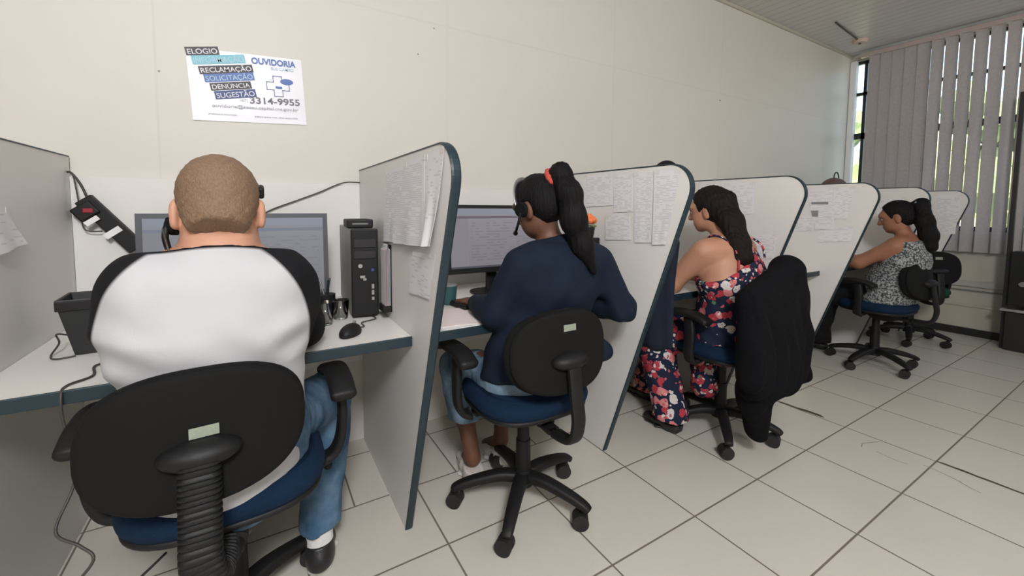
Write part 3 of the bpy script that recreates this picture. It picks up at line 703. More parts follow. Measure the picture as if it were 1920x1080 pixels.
# ------------------------------------------------------------------ printed sheets on the partitions
def print_material(name, seed, dens=.5, base=(.76, .75, .77), ink=(.42, .42, .47), rows=34, block=False):
    m = bpy.data.materials.new(name); m.use_nodes = True; nt = m.node_tree; b = nt.nodes['Principled BSDF']; b.inputs['Roughness'].default_value = .55
    tc = nt.nodes.new('ShaderNodeTexCoord'); sp = nt.nodes.new('ShaderNodeSeparateXYZ'); nt.links.new(tc.outputs['Generated'], sp.inputs[0]); Y_, Z_ = sp.outputs[1], sp.outputs[2]
    ad = nt.nodes.new('ShaderNodeVectorMath'); ad.operation = 'MULTIPLY_ADD'; nt.links.new(tc.outputs['Generated'], ad.inputs[0]); ad.inputs[1].default_value = (0, 8, rows); ad.inputs[2].default_value = (seed*3.7, seed, seed*1.3)
    fl_ = nt.nodes.new('ShaderNodeVectorMath'); fl_.operation = 'FLOOR'; nt.links.new(ad.outputs[0], fl_.inputs[0])
    w_ = nt.nodes.new('ShaderNodeTexWhiteNoise'); nt.links.new(fl_.outputs[0], w_.inputs['Vector'])
    on = math_node(nt, 'LESS_THAN', w_.outputs['Value'], dens)
    row = math_node(nt, 'LESS_THAN', math_node(nt, 'FRACT', math_node(nt, 'ADD', math_node(nt, 'MULTIPLY', Z_, float(rows)), seed*1.3)), .55)
    def band(lo, hi, v): return math_node(nt, 'MULTIPLY', math_node(nt, 'GREATER_THAN', v, lo), math_node(nt, 'LESS_THAN', v, hi))
    k = math_node(nt, 'MULTIPLY', math_node(nt, 'MULTIPLY', on, row), math_node(nt, 'MULTIPLY', band(.08, .92, Y_), band(.05, .93, Z_)))
    c = mix_col(nt, math_node(nt, 'MULTIPLY', k, .42), base, ink)
    if block:
        c = mix_col(nt, math_node(nt, 'MULTIPLY', band(.55, .80, Y_), band(.30, .45, Z_)), c, (.25, .25, .27))
        c = mix_col(nt, math_node(nt, 'MULTIPLY', band(.25, .80, Y_), band(.60, .66, Z_)), c, (.22, .22, .24))
    nt.links.new(c, b.inputs['Base Color'])
    return m
TAPE = mat('tape', (.70, .69, .66), .3)
def sheet(label, px, quad, seed, dens=.5, curl=.006, rows=34, block=False, base=(.76, .75, .77), group=None, side=-1, lift=.001):
    """quad: (y,z) of the four corners as taped, top-back, top-front, bottom-front, bottom-back"""
    x = px + side*(T/2+lift)
    n = 10; bm = bmesh.new(); G = []
    q = [Vector(p) for p in quad]
    for j in range(n+1):
        v = j/n; row = []
        for i in range(n+1):
            u = i/n
            p = (q[0]*(1-u)+q[1]*u)*(1-v)+(q[3]*(1-u)+q[2]*u)*v
            row.append(bm.verts.new((x + side*(curl*v*v*(.4+.6*math.sin(u*5+seed)**2)), p.x, p.y)))
        G.append(row)
    for j in range(n):
        for i in range(n): bm.faces.new((G[j][i], G[j][i+1], G[j+1][i+1], G[j+1][i]))
    bm.normal_update(); bmesh.ops.solidify(bm, geom=bm.faces[:], thickness=.0006)
    bmesh.ops.recalc_face_normals(bm, faces=bm.faces[:])
    o = obj('printed_sheet', bm, print_material('print', seed, dens, rows=rows, block=block, base=base), None, 'auto')
    tag(o, label, 'paper', group)
    for c in (q[0], q[1]): obj('tape', box((x+side*.0012, c.x + (.012 if c is q[1] else -.012), c.y-.006), (.0008, .03, .016)), TAPE, o)
    return o
g1 = 'sheets on the partition beside the man'
sheet('printed sheet taped rearmost on the partition beside the man, nearest the computer tower', .45, [(1.69, 1.335), (1.42, 1.345), (1.53, 1.07), (1.70, 1.062)], 1, .75, .012, 40, group=g1)
sheet('long printed sheet in the middle of the partition beside the man', .45, [(1.425, 1.349), (1.225, 1.355), (1.22, 1.08), (1.533, 1.066)], 2, .8, .014, 44, group=g1, lift=.004)
sheet('white curling sheet nearest the blue edge of the partition beside the man', .45, [(1.225, 1.352), (1.075, 1.36), (1.115, 1.09), (1.222, 1.08)], 3, .25, .03, 30, group=g1, lift=.003)
sheet('pale sheet taped below the others on the partition beside the man', .45, [(1.376, 1.053), (1.15, 1.061), (1.195, .923), (1.392, .909)], 4, .2, .004, 20, group=g1)
g2 = 'sheets on the partition right of the woman in navy'
sheet('printed sheet highest and rearmost, touching the ponytail, on the second partition', 1.445, [(1.66, 1.362), (1.46, 1.36), (1.45, 1.213), (1.635, 1.205)], 5, .5, .003, 24, group=g2)
sheet('tall printed sheet second from the front edge on the second partition', 1.445, [(1.322, 1.354), (1.222, 1.353), (1.215, 1.055), (1.312, 1.047)], 6, .6, .004, 46, group=g2)
sheet('tall printed sheet nearest the front edge of the second partition', 1.445, [(1.212, 1.357), (1.085, 1.352), (1.141, 1.053), (1.212, 1.045)], 7, .65, .004, 44, group=g2, lift=.003)
sheet('small printed sheet beside the orange flower on the second partition', 1.445, [(1.50, 1.165), (1.347, 1.177), (1.332, 1.058), (1.49, 1.046)], 8, .45, .003, 18, group=g2)
sheet('printed sheet high in the middle of the second partition', 1.445, [(1.452, 1.355), (1.33, 1.352), (1.326, 1.185), (1.44, 1.18)], 9, .5, .003, 26, group=g2)
g3 = 'sheets on the partition behind the floral dressed woman'
sheet('upper printed sheet above the hair of the floral dressed woman', 2.44, [(1.521, 1.352), (1.346, 1.353), (1.338, 1.175), (1.479, 1.157)], 10, .4, .003, 26, group=g3)
sheet('lower printed sheet just above the black jacket on the third partition', 2.44, [(1.363, 1.052), (1.21, 1.061), (1.222, .928), (1.341, .915)], 11, .4, .003, 20, group=g3)
g4 = 'sheets on the partition left of the woman in grey'
sheet('printed sheet with dark heading and small dark square on the fourth partition', 3.435, [(1.522, 1.352), (1.356, 1.351), (1.33, 1.06), (1.45, 1.06)], 12, .4, .003, 34, True, group=g4, lift=.003)
sheet('printed sheet nearest the front edge of the fourth partition', 3.435, [(1.352, 1.351), (1.235, 1.352), (1.262, 1.139), (1.345, 1.136)], 13, .35, .003, 26, group=g4)
sheet('wide pale sheet lowest on the fourth partition', 3.435, [(1.446, 1.057), (1.226, 1.086), (1.236, .988), (1.418, .967)], 14, .3, .003, 16, group=g4)
sheet('small sheet rear and left on the fourth partition', 3.435, [(1.60, 1.15), (1.455, 1.153), (1.455, 1.049), (1.59, 1.035)], 15, .35, .003, 14, group=g4)
sheet('printed sheet on the partition behind the head of the woman in grey', 4.43, [(1.43, 1.29), (1.25, 1.30), (1.262, 1.06), (1.42, 1.05)], 16, .35, .003, 26)
sheet('tall printed sheet filling the last partition by the window', 5.425, [(1.331, 1.345), (1.15, 1.336), (1.175, .985), (1.264, .98)], 17, .5, .003, 30)
sheet('pale sheet with lifted corner taped to the partition at the left picture edge', -.60, [(1.55, 1.20), (1.70, 1.19), (1.775, 1.085), (1.55, 1.06)], 18, .12, .016, 20, side=1)

# ------------------------------------------------------------------ wall poster
PW, PH = .425, .292
t = thing('poster', 'white poster with blue and black word bands and phone number on the wall', 'poster', (-.215, Y_WALL-.001, 1.552), 0)
t.rotation_euler = (0, R_(-3.2), 0)
bm = bmesh.new(); n = 8
for i in range(n):
    pass
G0 = [[bm.verts.new((PW*i/n, -.002-.006*(i/n-.5)**2*(j == 0), PH*j/6)) for i in range(n+1)] for j in range(7)]
for j in range(6):
    for i in range(n): bm.faces.new((G0[j][i], G0[j][i+1], G0[j+1][i+1], G0[j+1][i]))
bm.normal_update(); bmesh.ops.solidify(bm, geom=bm.faces[:], thickness=.0006); bmesh.ops.recalc_face_normals(bm, faces=bm.faces[:])
sh = obj('sheet', bm, mat('poster_paper', (.78, .79, .84), .35), t)
INK_B = mat('ink_black', (.035, .03, .04), .5); INK_N = mat('ink_navy', (.035, .06, .22), .5); INK_C = mat('ink_cyan', (.22, .55, .66), .5)
INK_BL = mat('ink_blue', (.09, .17, .46), .5); INK_G = mat('ink_grey', (.16, .16, .18), .5); INK_W = mat('ink_white', (.75, .76, .80), .5); INK_LC = mat('ink_light_cyan', (.42, .62, .74), .5); INK_LG = mat('ink_light_grey', (.45, .46, .50), .5)
def ptext(s, x, z, h, m, width=None, ang=0, bold=0.0, dy=-.0045, parent=sh):
    o = text_mesh('lettering', s, h, m, parent, width, bold)
    o.matrix_local = Matrix.Translation((x, dy, z)) @ Matrix.Rotation(-ang, 4, 'Y') @ Matrix.Rotation(PI/2, 4, 'X')
    return o
def pband(x, z, w, h, m, ang):
    bm = bmesh.new(); bx(bm, (w/2, -.0032, h/2), (w, .0008, h)); xf(bm, Matrix.Translation((x, 0, z)) @ Matrix.Rotation(-ang, 4, 'Y'))
    return obj('word_band', bm, m, sh)
A_ = R_(8.5)
bands = [('ELOGIO', .002, .259, .115, .031, INK_B, INK_W), ('INFORMAÇÃO', .020, .225, .190, .034, INK_C, INK_LC), ('RECLAMAÇÃO', .040, .189, .195, .030, INK_B, INK_W),
         ('SOLICITAÇÃO', .055, .157, .182, .031, INK_BL, INK_LC), ('DENÚNCIA', .073, .125, .150, .029, INK_B, INK_W), ('SUGESTÃO', .086, .090, .152, .032, INK_N, INK_W)]
for s, x, z, w, h, mb, mt_ in bands:
    pband(x, z-.001, w, h+.002, mb, A_)
    ptext(s, x+.006*math.cos(A_)-.004*math.sin(A_), z+.004+.006*math.sin(A_), h*.68, mt_, w-.012, A_, .006)
ptext('OUVIDORIA', .228, .254, .026, INK_BL, .172, R_(.5), .035)
ptext('SUS CAMPO', .300, .234, .013, INK_LC, .09, R_(.5), .01)
ptext('(67)', .172, .088, .011, INK_LG, .028, R_(1)); ptext('3314-9955', .208, .083, .028, INK_G, .196, R_(.8), .02)
ptext('ouvidoria@sesau.capital.ms.gov.br', .070, .058, .013, INK_LG, .325, R_(.3), .012)
ptext('prefeitura municipal', .055, .026, .008, INK_LG, .10, 0); ptext('secretaria de saude', .22, .024, .007, INK_LG, .17, 0)
bm = bmesh.new()
def cross_outline(bm, cx, cz, a, b, w):
    P_ = [(-b, a), (b, a), (b, b), (a, b), (a, -b), (b, -b), (b, -a), (-b, -a), (-b, -b), (-a, -b), (-a, b), (-b, b)]
    for (u0, v0), (u1, v1) in zip(P_, P_[1:]+P_[:1]):
        bx(bm, (cx+(u0+u1)/2, -.0035, cz+(v0+v1)/2), (abs(u1-u0)+w, .0008, abs(v1-v0)+w))
cross_outline(bm, .322, .165, .044, .017, .0035); obj('cross_emblem', bm, mat('ink_emblem', (.20, .25, .42), .5), sh)
bm = bmesh.new(); sph(bm, (.358, -.004, .187), 1, 20, (.026, .0008, .013)); bx(bm, (.325, -.0046, .160), (.026, .0008, .009)); obj('speech_bubble', bm, INK_BL, sh)

# ------------------------------------------------------------------ sculpting with distance fields
def V3(*a): return np.array(a, dtype=np.float64)
class P:  # primitive: bounding box and distance function
    def __init__(s, lo, hi, f): s.lo, s.hi, s.f = np.array(lo), np.array(hi), f
def cone(a, b, ra, rb):
    a, b = V3(*a), V3(*b); ab = b-a; L = ab@ab; r = max(ra, rb)
    def f(X, Y, Z):
        t = np.clip(((X-a[0])*ab[0]+(Y-a[1])*ab[1]+(Z-a[2])*ab[2])/L, 0, 1)
        return np.sqrt((X-a[0]-t*ab[0])**2+(Y-a[1]-t*ab[1])**2+(Z-a[2]-t*ab[2])**2)-(ra+t*(rb-ra))
    return P(np.minimum(a, b)-r, np.maximum(a, b)+r, f)
def ecap(a, b, wa, da, wb, db, side=(1, 0, 0)):
    """capsule of elliptic section: half width w along side, half depth d across"""
    a, b = V3(*a), V3(*b); ab = b-a; Ln = np.sqrt(ab@ab); ax = ab/Ln; u = V3(*side); u = u-ax*(u@ax); u /= np.sqrt(u@u); v = np.cross(ax, u)
    r = max(wa, wb, da, db)
    def f(X, Y, Z):
        qx, qy, qz = X-a[0], Y-a[1], Z-a[2]
        s = qx*ax[0]+qy*ax[1]+qz*ax[2]; t = np.clip(s/Ln, 0, 1); e = s-t*Ln
        w = wa+t*(wb-wa); d = da+t*(db-da); m = np.minimum(w, d)
        return (np.sqrt(((qx*u[0]+qy*u[1]+qz*u[2])/w)**2+((qx*v[0]+qy*v[1]+qz*v[2])/d)**2+(e/m)**2)-1)*m
    return P(np.minimum(a, b)-r, np.maximum(a, b)+r, f)
def ell(c, r, F=None):
    c = V3(*c); r = V3(*r); F = np.eye(3) if F is None else F; m = r.max(); k = r.min()
    def f(X, Y, Z):
        qx, qy, qz = X-c[0], Y-c[1], Z-c[2]
        q = sum(((qx*F[i][0]+qy*F[i][1]+qz*F[i][2])/r[i])**2 for i in range(3))
        return (np.sqrt(q)-1)*k
    return P(c-m, c+m, f)
def half(c, n):
    c = V3(*c); n = V3(*n); n = n/np.sqrt(n@n)
    return P((-99,)*3, (99,)*3, lambda X, Y, Z: (X-c[0])*n[0]+(Y-c[1])*n[1]+(Z-c[2])*n[2])
def grow(p, d): return P(p.lo-d, p.hi+d, lambda X, Y, Z: p.f(X, Y, Z)-d)
def field(items, h, disp=None, margin=.02):
    un = [i for i in items if len(i) == 2]
    lo = np.min([i[0].lo for i in un], 0)-margin; hi = np.max([i[0].hi for i in un], 0)+margin
    n = np.ceil((hi-lo)/h).astype(int)+1
    ax = [lo[i]+h*np.arange(n[i]) for i in range(3)]
    d = np.full(n, .25)
    for it in items:
        p = it[0]; k = it[1]; mode = it[2] if len(it) > 2 else '+'
        pad_ = k+3*h
        if mode == '&': sl = [slice(0, n[i]) for i in range(3)]
        else: sl = [slice(max(0, int((p.lo[i]-pad_-lo[i])/h)), min(n[i], int((p.hi[i]+pad_-lo[i])/h)+2)) for i in range(3)]
        if any(s.stop <= s.start for s in sl): continue
        X = ax[0][sl[0]][:, None, None]; Y = ax[1][sl[1]][None, :, None]; Z = ax[2][sl[2]][None, None, :]
        v = p.f(X, Y, Z); c = d[tuple(sl)]
        if mode == '+':
            q = np.maximum(k-np.abs(c-v), 0)/max(k, 1e-9); d[tuple(sl)] = np.minimum(c, v)-q*q*k*.25
        elif mode == '-':
            v = -v; q = np.maximum(k-np.abs(c-v), 0)/max(k, 1e-9); d[tuple(sl)] = np.maximum(c, v)+q*q*k*.25
        else:
            q = np.maximum(k-np.abs(c-v), 0)/max(k, 1e-9); d[tuple(sl)] = np.maximum(c, v)+q*q*k*.25
    if disp is not None:
        d = d+disp(ax[0][:, None, None], ax[1][None, :, None], ax[2][None, None, :])
    d[0] = d[-1] = .2; d[:, 0] = d[:, -1] = .2; d[:, :, 0] = d[:, :, -1] = .2
    return d, lo
CORN = np.array([(0, 0, 0), (1, 0, 0), (0, 1, 0), (1, 1, 0), (0, 0, 1), (1, 0, 1), (0, 1, 1), (1, 1, 1)])
EDG = [(0, 1), (2, 3), (4, 5), (6, 7), (0, 2), (1, 3), (4, 6), (5, 7), (0, 4), (1, 5), (2, 6), (3, 7)]
def nets(d, lo, h):
    ins = d < 0
    n = np.array(d.shape)-1
    cnt = sum(ins[c[0]:c[0]+n[0], c[1]:c[1]+n[1], c[2]:c[2]+n[2]].astype(np.int8) for c in CORN)
    I = np.argwhere((cnt > 0) & (cnt < 8))
    idx = np.full(n, -1, np.int64); idx[I[:, 0], I[:, 1], I[:, 2]] = np.arange(len(I))
    vals = np.stack([d[I[:, 0]+c[0], I[:, 1]+c[1], I[:, 2]+c[2]] for c in CORN], 1)
    acc = np.zeros((len(I), 3)); num = np.zeros(len(I))
    for a, b in EDG:
        va, vb = vals[:, a], vals[:, b]; m = (va < 0) != (vb < 0)
        t = np.where(m, va/np.where(m, va-vb, 1), 0)
        acc += np.where(m[:, None], CORN[a]+t[:, None]*(CORN[b]-CORN[a]), 0); num += m
    verts = lo + h*(I+acc/num[:, None])
    quads = []
    for a in range(3):
        b, c = (a+1) % 3, (a+2) % 3
        s0 = [slice(None)]*3; s1 = [slice(None)]*3; s0[a] = slice(0, -1); s1[a] = slice(1, None)
        A = ins[tuple(s0)]; B = ins[tuple(s1)]
        E = np.argwhere(A != B); fl = A[E[:, 0], E[:, 1], E[:, 2]]
        ok = (E[:, b] >= 1) & (E[:, c] >= 1) & (E[:, b] < n[b]) & (E[:, c] < n[c]); E = E[ok]; fl = fl[ok]
        def g(db, dc):
            q = E.copy(); q[:, b] -= db; q[:, c] -= dc; return idx[q[:, 0], q[:, 1], q[:, 2]]
        q = np.stack([g(1, 1), g(0, 1), g(0, 0), g(1, 0)], 1)
        q[~fl] = q[~fl][:, ::-1]; quads.append(q)
    return verts, np.concatenate(quads)
def sculpt(name, items, h, m, parent=None, disp=None, mask=None, relax=1, label=None):
    d, lo = field(items, h, disp); v, q = nets(d, lo, h)
    for _ in range(relax):
        s = np.zeros_like(v); c = np.zeros(len(v))
        for i in range(4):
            for j in ((i+1) % 4, (i-1) % 4):
                np.add.at(s, q[:, i], v[q[:, j]]); np.add.at(c, q[:, i], 1)
        v = v*.5+.5*s/np.maximum(c, 1)[:, None]
    # keep only the largest connected pieces: drop specks
    me = bpy.data.meshes.new(name)
    me.vertices.add(len(v)); me.vertices.foreach_set('co', v.ravel())
    me.loops.add(len(q)*4); me.loops.foreach_set('vertex_index', q.ravel().astype(np.int32))
    me.polygons.add(len(q)); me.polygons.foreach_set('loop_start', (np.arange(len(q))*4).astype(np.int32))
    me.update(calc_edges=True); me.validate()
    me.polygons.foreach_set('use_smooth', np.ones(len(me.polygons), bool))
    if mask is not None:
        at = me.attributes.new('mask', 'FLOAT', 'POINT'); at.data.foreach_set('value', mask(v[:, 0], v[:, 1], v[:, 2]).astype(np.float32))
    me.materials.append(m)
    o = bpy.data.objects.new(name, me); link(o, parent)
    if label: o['label'] = label
    if parent is not None:
        p = parent.location if parent.parent is None else Vector((0, 0, 0))
        o.matrix_parent_inverse = Matrix.Translation(-p)
    return o
def two_tone(name, c1, c2, rough=.85, bump=.25, bscale=300, soft=.004):
    m = bpy.data.materials.new(name); m.use_nodes = True; nt = m.node_tree; b = nt.nodes['Principled BSDF']
    a = nt.nodes.new('ShaderNodeAttribute'); a.attribute_name = 'mask'
    r = nt.nodes.new('ShaderNodeMapRange'); nt.links.new(a.outputs['Fac'], r.inputs[0]); r.inputs[1].default_value = -soft; r.inputs[2].default_value = soft
    nt.links.new(mix_col(nt, r.outputs[0], c1, c2), b.inputs['Base Color']); b.inputs['Roughness'].default_value = rough; b.inputs['Specular IOR Level'].default_value = .2
    co, s = obj_xyz(nt); t = nt.nodes.new('ShaderNodeTexNoise'); t.inputs['Scale'].default_value = bscale; nt.links.new(co, t.inputs['Vector'])
    t2 = nt.nodes.new('ShaderNodeTexNoise'); t2.inputs['Scale'].default_value = 14; nt.links.new(co, t2.inputs['Vector'])
    bp = nt.nodes.new('ShaderNodeBump'); bp.inputs['Strength'].default_value = bump; bp.inputs['Distance'].default_value = .006
    nt.links.new(math_node(nt, 'ADD', math_node(nt, 'MULTIPLY', t.outputs['Fac'], .15), t2.outputs['Fac']), bp.inputs['Height']); nt.links.new(bp.outputs[0], b.inputs['Normal'])
    return m
def frame(az, pitch, roll=0.0):
    """head frame rows: right, forward, up; az clockwise from +Y, pitch negative looks down"""
    f = V3(math.sin(az)*math.cos(pitch), math.cos(az)*math.cos(pitch), math.sin(pitch)); r = V3(math.cos(az), -math.sin(az), 0); u = np.cross(r, f)
    return np.array([math.cos(roll)*r+math.sin(roll)*u, f, math.cos(roll)*u-math.sin(roll)*r])
def loc(c, F, p): return V3(*c)+p[0]*F[0]+p[1]*F[1]+p[2]*F[2]
def head_items(c, F, k=1.0, male=False):
    L = lambda *p: loc(c, F, [q*k for q in p])
    E = lambda p, r, kk: (ell(L(*p), [q*k for q in r], F), kk*k)
    it = [E((0, -.012, .028), (.076, .096, .088), .02), E((0, .035, -.025), (.062, .058, .082), .03), E((0, .066, -.088), (.026, .022, .020), .03),
          E((-.045, .02, -.06), (.022, .045, .034), .03), E((.045, .02, -.06), (.022, .045, .034), .03),
          E((0, .078, .030), (.052, .022, .016), .03)]
    it += [(cone(L(0, .090, .012), L(0, .112, -.026), .009*k, .014*k), .014), (cone(L(-.011, .098, -.030), L(.011, .098, -.030), .009*k, .009*k), .008)]
    it += [E((-.030, .083, .006), (.019, .012, .013), .004)+('-',), E((.030, .083, .006), (.019, .012, .013), .004)+('-',)]
    it += [E((-.030, .078, .005), (.013, .012, .011), .003), E((.030, .078, .005), (.013, .012, .011), .003)]
    it += [E((0, .088, -.056), (.022, .012, .006), .006), E((0, .086, -.067), (.020, .012, .007), .006), E((0, .102, -.0615), (.020, .008, .0022), .003)+('-',)]
    for s in (-1, 1):
        it += [E((s*.083, -.008, -.012), (.011, .021, .033), .006), E((s*.092, .002, -.012), (.006, .011, .019), .006)+('-',), E((s*.082, -.006, -.038), (.008, .012, .012), .006)]
    return it
def hand_items(w, d, n, side, k=1.0, curl=.5):
    """w wrist, d finger direction, n back-of-hand normal; side +1 thumb towards d x n"""
    d = V3(*d); d /= np.linalg.norm(d); n = V3(*n); n = n-d*(n@d); n /= np.linalg.norm(n); s = np.cross(d, n)*side; w = V3(*w)
    F = np.array([s, d, n])
    it = [(ell(w+d*.045*k, (.040*k, .050*k, .015*k), F), .02)]
    for i, (off, ln) in enumerate(((.028, .070), (.010, .078), (-.009, .073), (-.027, .058))):
        a = w+d*.082*k+s*off*k; m_ = a+(d*math.cos(curl*.6)-n*math.sin(curl*.6))*ln*.5*k; e = m_+(d*math.cos(curl*1.6)-n*math.sin(curl*1.6))*ln*.5*k
        it += [(cone(a-d*.02*k, m_, .0095*k, .0085*k), .006), (cone(m_, e, .0085*k, .007*k), .004)]
    a = w+d*.03*k+s*.030*k; m_ = a+(d*.6+s*.75-n*.2)*.034*k; e = m_+(d*.9+s*.1-n*.35)*.030*k
    it += [(cone(a, m_, .012*k, .010*k), .010), (cone(m_, e, .010*k, .008*k), .006)]
    return it
def shoe_items(ankle, toe, sole=.0, wide=.042):
    a = V3(*ankle); t = V3(*toe); d = t-a; d[2] = 0; L = np.linalg.norm(d); d /= L; s = V3(d[1], -d[0], 0)
    z = a[2]*0+sole
    heel = V3(a[0], a[1], z)-d*.035; toe_ = V3(t[0], t[1], z)
    return heel, toe_, d, s
def ring(a, b, w, d, side=(1, 0, 0)): return ecap(a, b, w, d, w, d, side)
def skin_mat(name, c): return mat(name, c, .5, noise=.10, nscale=25, bump=.08, bscale=120, spec=.35)
def hair_mat(name, c, rough=.42, scale=(160, 160, 14), spec=.5, bump=.6):
    m = bpy.data.materials.new(name); m.use_nodes = True; nt = m.node_tree; b = nt.nodes['Principled BSDF']
    co, s = obj_xyz(nt); mp = nt.nodes.new('ShaderNodeMapping'); nt.links.new(co, mp.inputs[0]); mp.inputs['Scale'].default_value = scale
    t = nt.nodes.new('ShaderNodeTexNoise'); t.inputs['Scale'].default_value = 1; t.inputs['Detail'].default_value = 4; nt.links.new(mp.outputs[0], t.inputs['Vector'])
    nt.links.new(mix_col(nt, t.outputs['Fac'], tuple(q*.55 for q in c), tuple(min(1, q*1.45) for q in c)), b.inputs['Base Color'])
    b.inputs['Roughness'].default_value = rough; b.inputs['Specular IOR Level'].default_value = spec
    bp = nt.nodes.new('ShaderNodeBump'); bp.inputs['Strength'].default_value = bump; bp.inputs['Distance'].default_value = .006; nt.links.new(t.outputs['Fac'], bp.inputs['Height']); nt.links.new(bp.outputs[0], b.inputs['Normal'])
    return m
def denim(name, c1, c2):
    m = bpy.data.materials.new(name); m.use_nodes = True; nt = m.node_tree; b = nt.nodes['Principled BSDF']; co, s = obj_xyz(nt)
    t = nt.nodes.new('ShaderNodeTexNoise'); t.inputs['Scale'].default_value = 13; t.inputs['Detail'].default_value = 6; nt.links.new(co, t.inputs['Vector'])
    r = nt.nodes.new('ShaderNodeMapRange'); nt.links.new(t.outputs['Fac'], r.inputs[0]); r.inputs[1].default_value = .35; r.inputs[2].default_value = .68
    nt.links.new(mix_col(nt, r.outputs[0], c1, c2), b.inputs['Base Color']); b.inputs['Roughness'].default_value = .85; b.inputs['Specular IOR Level'].default_value = .2
    t2 = nt.nodes.new('ShaderNodeTexNoise'); t2.inputs['Scale'].default_value = 22; t2.inputs['Detail'].default_value = 5; nt.links.new(co, t2.inputs['Vector'])
    bp = nt.nodes.new('ShaderNodeBump'); bp.inputs['Strength'].default_value = .55; bp.inputs['Distance'].default_value = .012; nt.links.new(t2.outputs['Fac'], bp.inputs['Height']); nt.links.new(bp.outputs[0], b.inputs['Normal'])
    return m
def sn(X, Y, Z, f, ph): return np.sin(f*X+ph)*np.sin(f*1.13*Y+ph*1.7)*np.sin(f*.91*Z+ph*2.3)
def folds(amp, f, ph=0.0): return lambda X, Y, Z: amp*(sn(X, Y, Z, f, ph)+.6*sn(X+Y*.5, Y-Z*.4, Z+X*.3, f*1.9, ph+1))

# ================================================================== the man in the white shirt
SK1 = skin_mat('skin_fair', (.52, .27, .18)); HAIR1 = hair_mat('hair_ginger_brown', (.205, .128, .080), .6, (260, 260, 160), .3, .5)
WHITE_BLACK = two_tone('white_black_jersey', (.50, .50, .52), (.008, .008, .010), soft=.003)
JEANS1 = denim('blue_jeans', (.04, .092, .165), (.125, .205, .30))
BLACKSHOE = mat('black_leather', (.018, .018, .02), .4, bump=.15, bscale=90); SOCK = mat('white_sock', (.72, .71, .70), .9, bump=.3, bscale=200); BELT = None
WSOLE = mat('white_rubber', (.62, .61, .60), .6)
hc = V3(-.076, 1.225, 1.192); HF = frame(R_(0), R_(-14))
xc = -.092
torso1 = [(ecap((xc, 1.28, .55), (xc-.004, 1.285, .70), .170, .133, .164, .126), 0), (ecap((xc-.004, 1.285, .70), (xc-.004, 1.262, .92), .164, .126, .196, .128), .05), (ecap((xc, 1.262, .92), (xc, 1.25, 1.0), .190, .125, .150, .098), .05),
          (ecap((xc-.13, 1.25, 1.018), (xc+.13, 1.25, 1.018), .075, .060, .075, .060, (0, 1, 0)), .06), (ecap((xc+.01, 1.24, 1.03), (xc+.014, 1.232, 1.10), .080, .072, .060, .058), .06)]
def arm_items(sh, el, wr, r0, r1, r2, r3): return [(cone(sh, el, r0, r1), .04), (cone(el, wr, r1*1.02, r3), .03), (cone(V3(*el)*.7+V3(*wr)*.3, V3(*el)*.5+V3(*wr)*.5, r2, r2*.9), .03)]
R1 = dict(sh=(.068, 1.285, .985), el=(.116, 1.43, .826), wr=(.04, 1.66, .800)); L1 = dict(sh=(-.240, 1.285, .985), el=(-.276, 1.42, .826), wr=(-.20, 1.655, .800))
armR1 = arm_items(R1['sh'], R1['el'], R1['wr'], .058, .044, .043, .028); armL1 = arm_items(L1['sh'], L1['el'], L1['wr'], .058, .044, .044, .028)
def leg_items(hip, knee, ankle, r0, r1, r2, r3): return [(cone(hip, knee, r0, r1), .05), (cone(knee, ankle, r1*.95, r3), .03), (cone(V3(*knee)*.75+V3(*ankle)*.25, V3(*knee)*.45+V3(*ankle)*.55, r2, r2*.85), .03)]
legR1 = ((-.005, 1.30, .575), (.215, 1.68, .50), (.145, 1.475, .10)); legL1 = ((-.185, 1.30, .575), (-.20, 1.74, .50), (-.11, 1.68, .10))
man = thing('person', 'man with short ginger brown hair in a white shirt with black sleeves, seen from behind', 'person', (-.09, 1.30, .50))
body = torso1 + armR1 + armL1 + leg_items(*legR1, .082, .058, .056, .036) + leg_items(*legL1, .082, .058, .056, .036)
body += [(cone((hc[0]-.004, 1.222, 1.06), (hc[0], 1.222, 1.16), .059, .056), .035)] + [tuple(i) for i in head_items(hc, HF, 1.02)]
body += [(cone((.145, 1.475, .10), (.150, 1.50, .045), .034, .030), .03), (cone((.150, 1.48, .04), (.17, 1.60, .03), .028, .022), .03), (cone((-.11, 1.68, .10), (-.11, 1.80, .03), .034, .022), .03)]
body += hand_items(R1['wr'], (-.25, 1, -.03), (0, .05, 1), -1, 1, .35) + hand_items(L1['wr'], (.25, 1, -.03), (0, .05, 1), 1, 1, .35)
sculpt('body', body, .0058, SK1, man)
# shirt
sh_t = [(ecap((xc, 1.275, .53), (xc-.005, 1.28, .62), .182, .150, .176, .142), .0)]+[(grow(p, .012), k) for p, k in torso1[:-1]] + [(grow(torso1[-1][0], .018), .04)]
sh_a = [(grow(p, .010), max(k, .03)) for p, k in armR1+armL1]
def raglan(X, Y, Z):
    dx = np.abs(X-(xc-.008)); line = np.where(Z > .79, (np.sqrt((dx/.209)**2+(np.maximum(Z-.88, 0)/.247)**2)-1)*.2, -1)
    t = np.min([p.f(X, Y, Z) for p, k in sh_t[:4]], 0); a = np.min([p.f(X, Y, Z) for p, k in sh_a], 0)
    collar = 1.101 - Z + .30*(1.165-Y)
    return np.maximum(np.maximum(line, np.where(Z < .86, t-a-.012, -1)), -collar)
def shirt_folds(X, Y, Z):
    w = np.exp(-((Z-.72)/.16)**2)
    return .0055*w*np.sin(48*Z+6*np.sin(9*X)+2*X)*(.6+.4*np.sin(23*X+11*Z))+.0055*np.sin(58*Z-26*np.abs(X-xc))*np.exp(-((np.abs(X-xc)-.16)/.06)**2)*np.exp(-((Z-.88)/.07)**2)+.002*sn(X, Y, Z, 33, .4)
